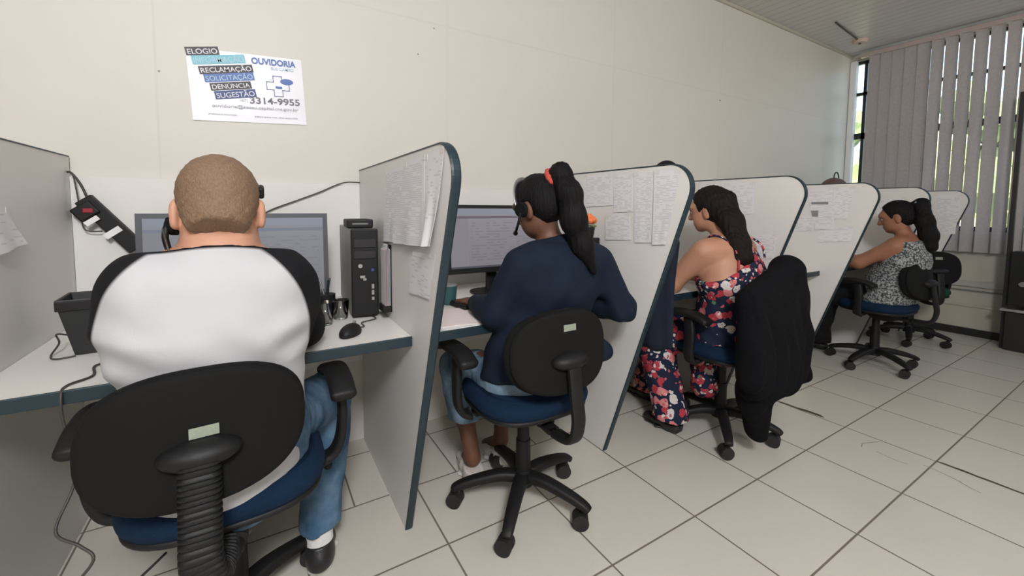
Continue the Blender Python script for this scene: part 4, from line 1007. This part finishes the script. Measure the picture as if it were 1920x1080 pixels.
sculpt('shirt', sh_t+sh_a+[(half((hc[0], 1.165, 1.111), (0, .30, 1)), .004, '&'), (half((0, 1.15, .492), (0, .35, -1)), .004, '&'), (half((0, 1.60, .8), (0, 1, 0)), .003, '&')], .0055, WHITE_BLACK, man, shirt_folds, raglan)
jl = [(grow(p, .012), max(k, .03)) for p, k in leg_items(*legR1, .086, .066, .064, .052)+leg_items(*legL1, .086, .066, .064, .052)]
sculpt('jeans', [(ecap((xc, 1.285, .50), (xc, 1.29, .60), .186, .145, .182, .140), .0)]+jl+[(half((0, 0, .60), (0, -.2, 1)), .004, '&'), (half((.147, 1.48, .125), (0, -.15, -1)), .004, '&'), (half((0, 0, .462), (0, -1.2, -1)), .02, '&')] , .006, JEANS1, man, folds(.0035, 34, .5))
# short hair: skull shell cut along the hair line, ears free
L_ = lambda *p: loc(hc, HF, [q*1.02 for q in p])
hair = [(ell(L_(0, -.0125, .029), (.0835, .1035, .0955), HF), 0), (ell(L_(0, -.055, -.035), (.062, .048, .062), HF), .03),
        (half(L_(0, -.085, -.052), tuple(-HF[2]-HF[1]*.35)), .006, '&'), (half(L_(0, .052, .05), tuple(HF[1]-HF[2]*.25)), .006, '&')]
for s in (-1, 1): hair.append((ell(L_(s*.088, .006, -.022), (.024, .032, .046), HF), .006, '-'))
sculpt('hair', hair, .004, HAIR1, man, lambda X, Y, Z: .0010*np.sin(310*X)*np.sin(290*Z+40*X)+.0012*sn(X, Y, Z, 120, .3))
def shoe(ankle, toe, m, sole_m, parent, wide=.040, hi=.075, name='shoe'):
    a = V3(*ankle); t = V3(*toe); d = t-a; L = np.linalg.norm(d[:2]); d[2] = 0; d /= np.linalg.norm(d); s = (d[1], -d[0], 0)
    base = V3(a[0], a[1], t[2])
    heel = base-d*.030; tip = V3(t[0], t[1], t[2])
    it = [(ecap(heel+V3(0, 0, .040), base+d*.07+V3(0, 0, .040), wide*.86, .036, wide, .034, s), 0), (ecap(base+d*.07+V3(0, 0, .034), tip+V3(0, 0, .028), wide, .032, wide*.85, .024, s), .03), (cone(base+V3(0, 0, .03), V3(a[0], a[1], t[2]+hi), .042, .043), .03),
          (half(base+V3(0, 0, .014), (0, 0, -1)), .004, '&'), (half(base+V3(0, 0, hi), (0, 0, 1)), .006, '&')]
    o = sculpt(name, it, .004, m, parent)
    it = [(ecap(heel+V3(0, 0, .008), base+d*.07+V3(0, 0, .008), wide*.92, .012, wide*1.06, .012, s), 0), (ecap(base+d*.07+V3(0, 0, .008), tip+V3(0, 0, .008), wide*1.06, .012, wide*.9, .012, s), .02), (half(base, (0, 0, -1)), .002, '&'), (half(base+V3(0, 0, .016), (0, 0, 1)), .002, '&')]
    sculpt('sole', it, .004, sole_m, o)
    return o
s1 = shoe((.147, 1.468, .10), (.175, 1.655, .002), BLACKSHOE, WSOLE, man, hi=.09); s1['label'] = 'black shoe with pale sole'
sculpt('sock', [(cone((.147, 1.468, .06), (.146, 1.474, .118), .042, .043), 0)], .004, SOCK, man)
s2 = shoe((-.11, 1.675, .10), (-.11, 1.865, .002), BLACKSHOE, WSOLE, man, hi=.09)
sculpt('sock', [(cone((-.11, 1.675, .06), (-.11, 1.68, .118), .042, .043), 0)], .004, SOCK, man)
# his headset: ear pad and boom on the left, clip on the right temple
t = thing('headset', 'black telephone headset worn by the man in the white shirt', 'headset', tuple(hc))
def at(p): v = L_(*p)-hc; return Vector(v)
bm = bmesh.new(); cyl(bm, at((-.088, .040, -.030)), at((-.100, .042, -.032)), .024, .021, 20); sph(bm, at((-.100, .042, -.032)), .019, 14, (.5, 1, 1)); obj('ear_pad', bm, BLACKF, t, 'auto')
bm = bmesh.new(); tube(bm, smooth_path([at((-.102, .030, -.035)), at((-.104, .030, -.065)), at((-.095, .070, -.095)), at((-.06, .115, -.090))], 6), [.007]*18+[.010], 8); obj('microphone_boom', bm, BLACKP, t, True)
bm = bmesh.new(); tube(bm, [at((-.086*math.cos(a), .055, .005+.105*math.sin(a))) for a in [PI*i/24 for i in range(3, 22)]] , 1, 8, flat=(.009, .003, tuple(HF[1]))); obj('headband', bm, BLACKP, t, True)
bm = bmesh.new(); bx(bm, at((.084, -.012, .040)), (.014, .034, .030), Matrix.Rotation(.3, 3, 'X')); obj('temple_rest', bm, BLACKP, t, bevel=.006)
bm = bmesh.new(); tube(bm, smooth_path([at((-.108, .025, -.04)), at((-.095, -.005, -.09)), at((-.085, .02, -.14)), at((-.13, .12, -.20))], 6), .0022, 8); obj('cord', bm, CABLE, t, True)

# ================================================================== the woman in the navy jacket
SK2 = skin_mat('skin_dark_brown', (.135, .060, .036)); HAIR2 = hair_mat('hair_black', (.0055, .005, .0055), .6, (220, 220, 16), .15, .8)
NAVY = mat('navy_jacket_cloth', (.0068, .0130, .027), .85, noise=.18, nscale=40, bump=.25, bscale=26, sheen=.0, spec=.2); JEANS2 = denim('light_jeans', (.07, .13, .20), (.24, .34, .43)); WSHOE = mat('white_sneaker', (.64, .60, .55), .6, noise=.10, nscale=40)
h2 = V3(.935, 1.345, 1.205); F2 = frame(R_(-16), R_(-22), R_(4))
w2 = thing('person', 'woman with a long black ponytail in a navy jacket and light jeans', 'person', (.90, 1.36, .49))
tor2 = [(ecap((.895, 1.36, .52), (.93, 1.355, .68), .170, .125, .150, .115), 0), (ecap((.93, 1.355, .68), (.985, 1.30, .90), .150, .115, .165, .112), .05), (ecap((.985, 1.30, .90), (.995, 1.285, .985), .165, .105, .140, .085), .05), (ecap((.87, 1.285, 1.005), (1.12, 1.27, 1.0), .062, .050, .062, .050, (0, 1, 0)), .05)]
A2R = ((1.175, 1.265, .985), (1.275, 1.225, .79), (1.17, 1.50, .80)); A2L = ((.810, 1.29, .985), (.745, 1.35, .805), (.785, 1.600, .795))
aR2 = arm_items(*A2R, .050, .040, .038, .026); aL2 = arm_items(*A2L, .050, .040, .038, .026)
LR2 = ((.97, 1.38, .572), (1.02, 1.74, .50), (.95, 1.66, .105)); LL2 = ((.82, 1.38, .572), (.745, 1.70, .49), (.775, 1.60, .105))
body = tor2+aR2+aL2+leg_items(*LR2, .078, .054, .050, .032)+leg_items(*LL2, .078, .054, .050, .032)
body += [(cone((.985, 1.29, 1.03), (.95, 1.325, 1.13), .047, .045), .035)]+[tuple(i) for i in head_items(h2, F2, .97)]
body += hand_items(A2L[2], (-.15, 1, -.05), (0, .1, 1), 1, .95, .5)+hand_items(A2R[2], (-.3, 1, -.05), (0, .1, 1), -1, .95, .5)
body += [(cone(LR2[2], (.93, 1.78, .03), .032, .026), .02), (cone(LL2[2], (.80, 1.73, .03), .032, .026), .02)]
sculpt('body', body, .0058, SK2, w2)
jk = [(grow(p, .014), max(k, .03)) for p, k in tor2]+[(cone((.985, 1.285, 1.02), (.968, 1.30, 1.075), .066, .058), .03)]
jk += [(grow(p, .013), .03) for p, k in aR2+aL2]
jk += [(ecap((.92, 1.35, .58), (.95, 1.34, .74), .198, .150, .165, .125), .04), (cone((1.10, 1.30, .66), (1.195, 1.255, .615), .07, .045), .05)]
jk += [(half((.96, 1.30, 1.082), (-.1, .35, 1)), .004, '&'), (half((0, 0, .555), (0, 0, -1)), .006, '&'), (half((0, 1.565, .8), (0, 1, 0)), .004, '&')]
def jf(X, Y, Z): return .004*np.sin(40*Z+8*np.sin(10*X)+12*X)*np.exp(-((Z-.72)/.18)**2)+.0035*sn(X, Y, Z, 38, .8)
sculpt('jacket', jk, .006, NAVY, w2, jf)
j2 = [(grow(p, .011), max(k, .03)) for p, k in leg_items((.97, 1.38, .54), LR2[1], LR2[2], .084, .062, .060, .056)+leg_items((.82, 1.38, .54), LL2[1], LL2[2], .084, .062, .060, .056)]
sculpt('jeans', [(ecap((.895, 1.355, .515), (.91, 1.355, .60), .185, .138, .168, .128), 0)]+j2+[(half((0, 0, .275), (0, 0, -1)), .006, '&'), (half((0, 0, .62), (0, 0, 1)), .006, '&')], .006, JEANS2, w2, folds(.0035, 36, 1.5))
s = shoe((.775, 1.59, .1), (.80, 1.755, .002), WSHOE, WSOLE, w2, .036, .07, 'sneaker'); shoe((.95, 1.65, .1), (.93, 1.82, .002), WSHOE, WSOLE, w2, .036, .07, 'sneaker')
H2 = lambda *p: loc(h2, F2, [q*.97 for q in p])
strand = lambda a=.0012: (lambda X, Y, Z: a*np.sin(260*X+18*Z)*np.sin(230*Y-14*Z)+.0015*sn(X, Y, Z*.4, 60, .2))
hr = [(ell(H2(0, -.012, .030), (.0815, .102, .094), F2), 0), (ell(H2(0, -.05, -.02), (.066, .056, .07), F2), .03), (half(H2(0, .045, .04), tuple(F2[1]-F2[2]*.35)), .008, '&'), (half(H2(0, -.06, -.075), tuple(-F2[2]-F2[1]*.3)), .008, '&')]
for q in (-1, 1): hr.append((ell(H2(q*.088, .004, -.010), (.020, .024, .036), F2), .006, '-'))
sculpt('hair', hr, .0045, HAIR2, w2, strand())
pt = [H2(.012, -.100, .072), H2(.016, -.138, .080), V3(.975, 1.205, 1.250), V3(.985, 1.195, 1.16), V3(1.015, 1.178, 1.06), V3(1.062, 1.165, .965)]
pr = [.028, .036, .042, .046, .038, .012]
pl = [(cone(a, b, ra, rb), .03) for a, b, ra, rb in zip(pt, pt[1:], pr, pr[1:])]
o = sculpt('ponytail', pl, .0045, HAIR2, w2, strand(.0022)); o['label'] = 'long black ponytail'
bm = bmesh.new(); F_ = Vector(pt[1]-pt[0]).normalized(); c_ = Vector(pt[0])+F_*.004; u_ = F_.orthogonal().normalized(); v_ = F_.cross(u_)
rg_ = [c_+(u_*math.cos(a)+v_*math.sin(a))*.034 for a in [2*PI*i/24 for i in range(25)]]; tube(bm, rg_, [.011+.003*(i % 2) for i in range(25)], 8)
o = obj('hair_tie', bm, mat('red_hair_tie', (.50, .07, .05), .8), w2, True); o.matrix_parent_inverse = Matrix.Translation((-.90, -1.36, -.49)); o['label'] = 'red hair tie'
t = thing('headset', 'headset with silver band worn by the woman in navy', 'headset', tuple(h2))
def at2(p): return Vector(H2(*p)-h2)
bm = bmesh.new(); tube(bm, [at2((-.092*math.cos(a), .030, .012+.118*math.sin(a))) for a in [PI*i/24 for i in range(0, 22)]], 1, 8, flat=(.010, .003, tuple(F2[1]))); obj('headband', bm, METAL, t, True)
bm = bmesh.new(); cyl(bm, at2((-.090, .012, -.004)), at2((-.106, .012, -.005)), .029, .026, 20); obj('ear_pad', bm, BLACKF, t, 'auto')
bm = bmesh.new(); tube(bm, smooth_path([at2((-.104, .015, -.015)), at2((-.108, .04, -.05)), at2((-.085, .09, -.075)), at2((-.05, .118, -.068))], 6), [.005]*18+[.010], 8); obj('microphone_boom', bm, BLACKP, t, True)

# ================================================================== the woman in the floral dress
SK3 = skin_mat('skin_tan', (.44, .225, .145)); HAIR3 = hair_mat('hair_dark_brown', (.0095, .0062, .0055), .6, (220, 220, 16), .15, .8)
def floral():
    m = bpy.data.materials.new('floral_cloth'); m.use_nodes = True; nt = m.node_tree; b = nt.nodes['Principled BSDF']; co, s = obj_xyz(nt)
    ns = nt.nodes.new('ShaderNodeTexNoise'); ns.inputs['Scale'].default_value = 30; nt.links.new(co, ns.inputs['Vector'])
    ad = nt.nodes.new('ShaderNodeVectorMath'); ad.operation = 'MULTIPLY_ADD'; nt.links.new(ns.outputs['Color'], ad.inputs[0]); ad.inputs[1].default_value = (.035, .035, .035); nt.links.new(co, ad.inputs[2])
    def vor(sc):
        v = nt.nodes.new('ShaderNodeTexVoronoi'); v.inputs['Scale'].default_value = sc; nt.links.new(ad.outputs[0], v.inputs['Vector']); return v
    col = (.012, .018, .042)
    v1 = vor(22); hs = nt.nodes.new('ShaderNodeSeparateColor'); nt.links.new(v1.outputs['Color'], hs.inputs[0])
    big = math_node(nt, 'LESS_THAN', v1.outputs['Distance'], .52)
    up = nt.nodes.new('ShaderNodeMapRange'); nt.links.new(s[2], up.inputs[0]); up.inputs[1].default_value = .70; up.inputs[2].default_value = .82; up.inputs[3].default_value = .25; up.inputs[4].default_value = .95
    lowr = nt.nodes.new('ShaderNodeMapRange'); nt.links.new(s[2], lowr.inputs[0]); lowr.inputs[1].default_value = .52; lowr.inputs[2].default_value = .44; lowr.inputs[3].default_value = 0; lowr.inputs[4].default_value = .8
    dens = math_node(nt, 'MAXIMUM', up.outputs[0], lowr.outputs[0])
    f1 = math_node(nt, 'MULTIPLY', big, math_node(nt, 'LESS_THAN', hs.outputs[0], dens))
    pet = mix_col(nt, math_node(nt, 'GREATER_THAN', hs.outputs[1], .55), (.42, .045, .065), (.62, .22, .22))
    pet = mix_col(nt, math_node(nt, 'GREATER_THAN', hs.outputs[1], .78), pet, (.60, .56, .55))
    c = mix_col(nt, f1, col, pet)
    v2 = vor(42); h2_ = nt.nodes.new('ShaderNodeSeparateColor'); nt.links.new(v2.outputs['Color'], h2_.inputs[0])
    f2 = math_node(nt, 'MULTIPLY', math_node(nt, 'LESS_THAN', v2.outputs['Distance'], .34), math_node(nt, 'LESS_THAN', h2_.outputs[0], math_node(nt, 'MULTIPLY', dens, .75)))
    p2 = mix_col(nt, math_node(nt, 'GREATER_THAN', h2_.outputs[1], .5), (.66, .60, .56), (.50, .10, .12)); p2 = mix_col(nt, math_node(nt, 'GREATER_THAN', h2_.outputs[1], .86), p2, (.10, .20, .12))
    c = mix_col(nt, f2, c, p2)
    v3 = vor(60); f3 = math_node(nt, 'MULTIPLY', math_node(nt, 'LESS_THAN', v3.outputs['Distance'], .20), f1); c = mix_col(nt, f3, c, (.10, .02, .035))
    nt.links.new(c, b.inputs['Base Color']); b.inputs['Roughness'].default_value = .85; b.inputs['Specular IOR Level'].default_value = .2
    t2 = nt.nodes.new('ShaderNodeTexNoise'); t2.inputs['Scale'].default_value = 24; nt.links.new(co, t2.inputs['Vector']); bp = nt.nodes.new('ShaderNodeBump'); bp.inputs['Strength'].default_value = .4; bp.inputs['Distance'].default_value = .01
    nt.links.new(t2.outputs['Fac'], bp.inputs['Height']); nt.links.new(bp.outputs[0], b.inputs['Normal'])
    return m
FLORAL = floral()
h3 = V3(2.065, 1.375, 1.195); F3 = frame(R_(-14), R_(-12), R_(2))
w3 = thing('person', 'woman in a floral strappy navy jumpsuit with long dark brown hair, bare shoulder', 'person', (2.10, 1.29, .49))
tor3 = [(ecap((2.11, 1.285, .52), (2.10, 1.26, .68), .185, .135, .168, .125), 0), (ecap((2.10, 1.26, .68), (2.055, 1.235, .86), .168, .125, .170, .122), .05), (ecap((2.055, 1.235, .86), (2.045, 1.245, .985), .170, .115, .135, .085), .05), (ecap((1.93, 1.27, 1.0), (2.16, 1.255, 1.0), .060, .050, .060, .050, (0, 1, 0)), .05)]
A3L = ((1.885, 1.285, .985), (1.845, 1.43, .805), (1.975, 1.63, .80)); A3R = ((2.20, 1.265, .985), (2.285, 1.40, .81), (2.18, 1.63, .80))
a3 = arm_items(*A3L, .058, .045, .043, .027)+arm_items(*A3R, .058, .045, .043, .027)
L3L = ((2.03, 1.32, .572), (1.935, 1.615, .47), (1.885, 1.43, .09)); L3R = ((2.19, 1.32, .572), (2.16, 1.70, .49), (2.075, 1.76, .09))
body = tor3+a3+leg_items(*L3L, .086, .056, .055, .034)+leg_items(*L3R, .086, .056, .055, .034)
body += [(cone((2.045, 1.27, 1.03), (2.06, 1.335, 1.12), .047, .045), .035)]+[tuple(i) for i in head_items(h3, F3, .98)]
body += hand_items(A3L[2], (.3, 1, -.05), (0, .1, 1), 1, .95, .45)+hand_items(A3R[2], (-.3, 1, -.05), (0, .1, 1), -1, .95, .45)+[(cone(L3L[2], (1.87, 1.54, .03), .033, .026), .02), (cone(L3R[2], (2.06, 1.88, .03), .033, .026), .02)]
sculpt('body', body, .0058, SK3, w3)
dr = [(grow(p, .010), max(k, .03)) for p, k in tor3[:3]]
dl = [(grow(p, .010), .04) for p, k in leg_items((2.03, 1.32, .535), L3L[1], (1.88, 1.435, .09), .094, .078, .080, .082)+leg_items((2.19, 1.32, .535), L3R[1], (2.075, 1.76, .09), .094, .078, .080, .082)]
# low back: cut away above a slanting neckline, keep the far side a little higher
dl += [(cone((2.10, 1.42, .43), (2.07, 1.37, .24), .055, .075), .05)]
sculpt('jumpsuit', dr+dl+[(half((2.0, 1.20, .925), (-.60, .10, 1)), .006, '&'), (half((0, 0, .075), (0, 0, -1)), .006, '&')], .006, FLORAL, w3, folds(.005, 30, .2))
bm = bmesh.new(); tube(bm, smooth_path([(1.945, 1.135, .905), (1.972, 1.158, .98), (1.955, 1.215, 1.050), (1.95, 1.29, 1.062), (1.95, 1.345, .99)], 6), .0055, 8)
o = obj('strap', bm, FLORAL, w3, True); o.matrix_parent_inverse = Matrix.Translation((-2.10, -1.29, -.49))
bm = bmesh.new(); tube(bm, smooth_path([(2.15, 1.125, .96), (2.17, 1.155, 1.02), (2.155, 1.21, 1.055), (2.15, 1.29, 1.055), (2.14, 1.345, .99)], 6), .0055, 8)
o = obj('strap', bm, FLORAL, w3, True); o.matrix_parent_inverse = Matrix.Translation((-2.10, -1.29, -.49))
shoe((1.885, 1.43, .1), (1.868, 1.575, .002), BLACKSHOE, BLACKSHOE, w3, .034, .05); shoe((2.075, 1.76, .1), (2.06, 1.92, .002), BLACKSHOE, BLACKSHOE, w3, .034, .05)
H3 = lambda *p: loc(h3, F3, [q*.98 for q in p])
hr = [(ell(H3(0, -.014, .030), (.084, .104, .096), F3), 0), (ell(H3(-.03, -.04, -.01), (.060, .062, .075), F3), .03), (ell(H3(.03, -.04, -.01), (.060, .062, .075), F3), .03), (half(H3(0, .050, .04), tuple(F3[1]-F3[2]*.35)), .008, '&')]
hr += [(ell(H3(-.090, .012, -.020), (.024, .022, .034), F3), .006, '-')]
mid = H3(0, -.085, .01)
pts_ = [mid, V3(2.055, 1.250, 1.14), V3(2.03, 1.190, 1.03), V3(2.02, 1.155, .96), V3(2.015, 1.135, .90)]
ws = [(.060, .05), (.070, .050), (.064, .044), (.048, .032), (.018, .012)]
hr += [(ecap(a, b, wa[0], wa[1], wb[0], wb[1]), .03) for a, b, wa, wb in zip(pts_, pts_[1:], ws, ws[1:])]
hr += [(ell(H3(0, -.105, .045), (.048, .030, .030), F3), .02)]
o = sculpt('hair', hr, .0048, HAIR3, w3, strand(.0024)); o['label'] = 'long dark brown hair tied half up'
# black jacket hanging over her chair
JB = mat('black_knit', (.0045, .0045, .006), .95, noise=.2, nscale=60, bump=.4, bscale=70, spec=.15)
JX = -.075
jt = [(ecap((2.14, 1.005, .80), (2.12, 1.00, .40), .190, .055, .200, .070), 0), (cone((1.93, 1.035, .80), (2.28, 1.045, .90), .050, .060), .05), (cone((2.03, 1.05, .36), (2.075, 1.045, .155), .075, .050), .06), (cone((1.93, 1.02, .72), (1.94, 1.0, .45), .055, .06), .05),
      (cone((2.285, 1.035, .90), (2.33, 1.015, .60), .060, .060), .05), (cone((2.33, 1.015, .60), (2.345, 1.01, .385), .060, .048), .04), (ell((2.275, 1.06, .915), (.075, .055, .055)), .03), (cone((2.18, 1.02, .5), (2.22, 1.02, .36), .08, .05), .05)]
jt = [(P(p.lo+V3(JX, 0, 0), p.hi+V3(JX, 0, 0), (lambda p: lambda X, Y, Z: p.f(X-JX, Y, Z))(p)), k) for p, k in jt]
t = thing('jacket', 'black knitted jacket hanging over the back of the chair of the floral dressed woman', 'jacket', (2.12, 1.02, .15))
sculpt('body_panel', jt, .006, JB, t, lambda X, Y, Z: .007*np.sin(70*X+4*np.sin(9*Z))*np.clip((.85-Z)*3, 0, 1))
bm = bmesh.new(); tube(bm, smooth_path([(2.34, .962, .44), (2.352, .955, .40), (2.362, .965, .37), (2.358, 1.0, .345)], 4), .014, 8); o = obj('cuff', bm, JB, t, True); o.matrix_parent_inverse = Matrix.Translation((-2.12+JX, -1.02, -.15))
# dark coat behind the second partition
t = thing('coat', 'dark navy coat hanging on the second partition, left of the floral dressed woman', 'coat', (1.50, 1.2, .5))
sculpt('body_panel', [(ecap((1.515, 1.245, 1.06), (1.515, 1.30, .62), .040, .075, .055, .13), 0), (cone((1.52, 1.20, 1.05), (1.525, 1.255, .72), .035, .04), .03), (half((1.4595, 0, 0), (-1, 0, 0)), .003, '&')], .006, mat('dark_navy_cloth', (.010, .014, .026), .9, bump=.3, bscale=40, spec=.2), t, lambda X, Y, Z: .004*np.sin(80*Y))

# ================================================================== the woman in the grey top
SK4 = skin_mat('skin_brown', (.30, .135, .080))
h4 = V3(4.05, 1.188, 1.148); F4 = frame(R_(-12), R_(-16))
def specks():
    m = bpy.data.materials.new('grey_print_cloth'); m.use_nodes = True; nt = m.node_tree; b = nt.nodes['Principled BSDF']; co, s = obj_xyz(nt)
    v = nt.nodes.new('ShaderNodeTexNoise'); v.inputs['Scale'].default_value = 85; v.inputs['Detail'].default_value = 3; nt.links.new(co, v.inputs['Vector'])
    r = nt.nodes.new('ShaderNodeMapRange'); nt.links.new(v.outputs['Fac'], r.inputs[0]); r.inputs[1].default_value = .42; r.inputs[2].default_value = .60
    nt.links.new(mix_col(nt, r.outputs[0], (.035, .04, .045), (.36, .38, .38)), b.inputs['Base Color']); b.inputs['Roughness'].default_value = .9
    return m
w4 = thing('person', 'woman with black ponytail in a sleeveless grey patterned top and black trousers', 'person', (4.06, 1.20, .49))
tor4 = [(ecap((4.06, 1.22, .52), (4.06, 1.18, .66), .185, .140, .175, .135), 0), (ecap((4.06, 1.18, .66), (4.05, 1.125, .84), .175, .135, .170, .122), .05), (ecap((4.05, 1.125, .84), (4.05, 1.115, .935), .165, .112, .130, .085), .05), (ecap((3.93, 1.13, .955), (4.17, 1.13, .955), .060, .050, .060, .050, (0, 1, 0)), .05)]
A4L = ((3.895, 1.15, .935), (3.85, 1.335, .805), (3.96, 1.54, .80)); A4R = ((4.205, 1.15, .935), (4.26, 1.32, .81), (4.14, 1.51, .80))
a4 = arm_items(*A4L, .055, .044, .041, .027)+arm_items(*A4R, .055, .044, .041, .027)
L4L = ((3.98, 1.25, .572), (3.96, 1.62, .50), (4.12, 1.66, .09)); L4R = ((4.14, 1.25, .572), (4.17, 1.64, .50), (4.22, 1.72, .09))
body = tor4+a4+leg_items(*L4L, .086, .056, .055, .034)+leg_items(*L4R, .086, .056, .055, .034)
body += [(cone((4.05, 1.125, .98), (4.05, 1.16, 1.08), .047, .045), .035)]+[tuple(i) for i in head_items(h4, F4, .97)]
body += hand_items(A4L[2], (.2, 1, -.05), (0, .1, 1), 1, .95, .6)+hand_items(A4R[2], (-.2, 1, -.05), (0, .1, 1), -1, .95, .6)+[(cone(L4L[2], (4.14, 1.78, .03), .033, .026), .02), (cone(L4R[2], (4.24, 1.84, .03), .033, .026), .02)]
sculpt('body', body, .0062, SK4, w4)
sculpt('top', [(grow(p, .011), max(k, .03)) for p, k in tor4]+[(ecap((4.06, 1.215, .54), (4.06, 1.19, .64), .200, .152, .188, .146), .04), (half((4.05, 1.12, .965), (0, .25, 1)), .006, '&'), (half((0, 0, .515), (0, 0, -1)), .006, '&'), (cone((3.83, 1.16, .95), (3.90, 1.16, .93), .075, .05), .01, '-'), (cone((4.27, 1.16, .95), (4.20, 1.16, .93), .075, .05), .01, '-')], .006, specks(), w4, folds(.003, 40, .4))
sculpt('trousers', [(ecap((4.06, 1.22, .505), (4.06, 1.21, .56), .192, .148, .185, .142), 0)]+[(grow(p, .012), .04) for p, k in leg_items(*L4L, .088, .068, .066, .062)+leg_items(*L4R, .088, .068, .066, .062)]+[(half((0, 0, .07), (0, 0, -1)), .006, '&')], .007, mat('black_trouser_cloth', (.012, .012, .014), .9, bump=.3, bscale=40, spec=.2), w4, folds(.004, 30, .9))
shoe((4.12, 1.66, .1), (4.145, 1.82, .002), BLACKSHOE, BLACKSHOE, w4, .034, .05); shoe((4.22, 1.72, .1), (4.245, 1.87, .002), BLACKSHOE, BLACKSHOE, w4, .034, .05)
H4 = lambda *p: loc(h4, F4, [q*.97 for q in p])
hr = [(ell(H4(0, -.012, .030), (.0815, .102, .094), F4), 0), (ell(H4(0, -.05, -.02), (.066, .056, .07), F4), .03), (half(H4(0, .050, .04), tuple(F4[1]-F4[2]*.35)), .008, '&'), (half(H4(0, -.06, -.078), tuple(-F4[2]-F4[1]*.3)), .008, '&')]
for q in (-1, 1): hr.append((ell(H4(q*.088, .006, -.012), (.020, .024, .036), F4), .006, '-'))
sculpt('hair', hr, .005, HAIR2, w4, strand())
pt = [H4(0, -.10, .055), H4(0, -.150, .055), V3(4.05, 1.035, 1.12), V3(4.055, 1.01, 1.02), V3(4.06, 1.005, .94), V3(4.06, 1.01, .895)]; pr = [.030, .042, .050, .050, .040, .013]
o = sculpt('ponytail', [(cone(a, b, ra, rb), .03) for a, b, ra, rb in zip(pt, pt[1:], pr, pr[1:])], .005, HAIR2, w4, strand(.0022)); o['label'] = 'black ponytail'
bm = bmesh.new(); sph(bm, tuple(H4(-.03, -.128, .075)), .011, 10); o = obj('hair_clip', bm, METAL, w4, True); o.matrix_parent_inverse = Matrix.Translation((-4.06, -1.20, -.49)); o['label'] = 'silver hair clip'

# eyes and brows
EYEW = mat('eye_white', (.62, .60, .57), .3); IRIS = mat('iris_brown', (.03, .015, .01), .3)
for per, c, F, k, hm in ((man, hc, HF, 1.02, HAIR1), (w2, h2, F2, .97, HAIR2), (w3, h3, F3, .98, HAIR3), (w4, h4, F4, .97, HAIR2)):
    inv = Matrix.Translation(-per.location)
    LL = lambda *p: tuple(loc(c, F, [q*k for q in p]))
    for s in (-1, 1):
        bm = bmesh.new(); sph(bm, LL(s*.030, .0800, .001), .0112*k, 12); e = obj('eye', bm, EYEW, per, True); e.matrix_parent_inverse = inv
        bm = bmesh.new(); sph(bm, LL(s*.030, .0858, -.002), .0068*k, 10); obj('iris', bm, IRIS, e, True)
        bm = bmesh.new(); tube(bm, [LL(s*.014, .095, .024), LL(s*.030, .0935, .029), LL(s*.047, .082, .024)], [.0026, .003, .0015], 8); b_ = obj('eyebrow', bm, hm, per, True); b_.matrix_parent_inverse = inv
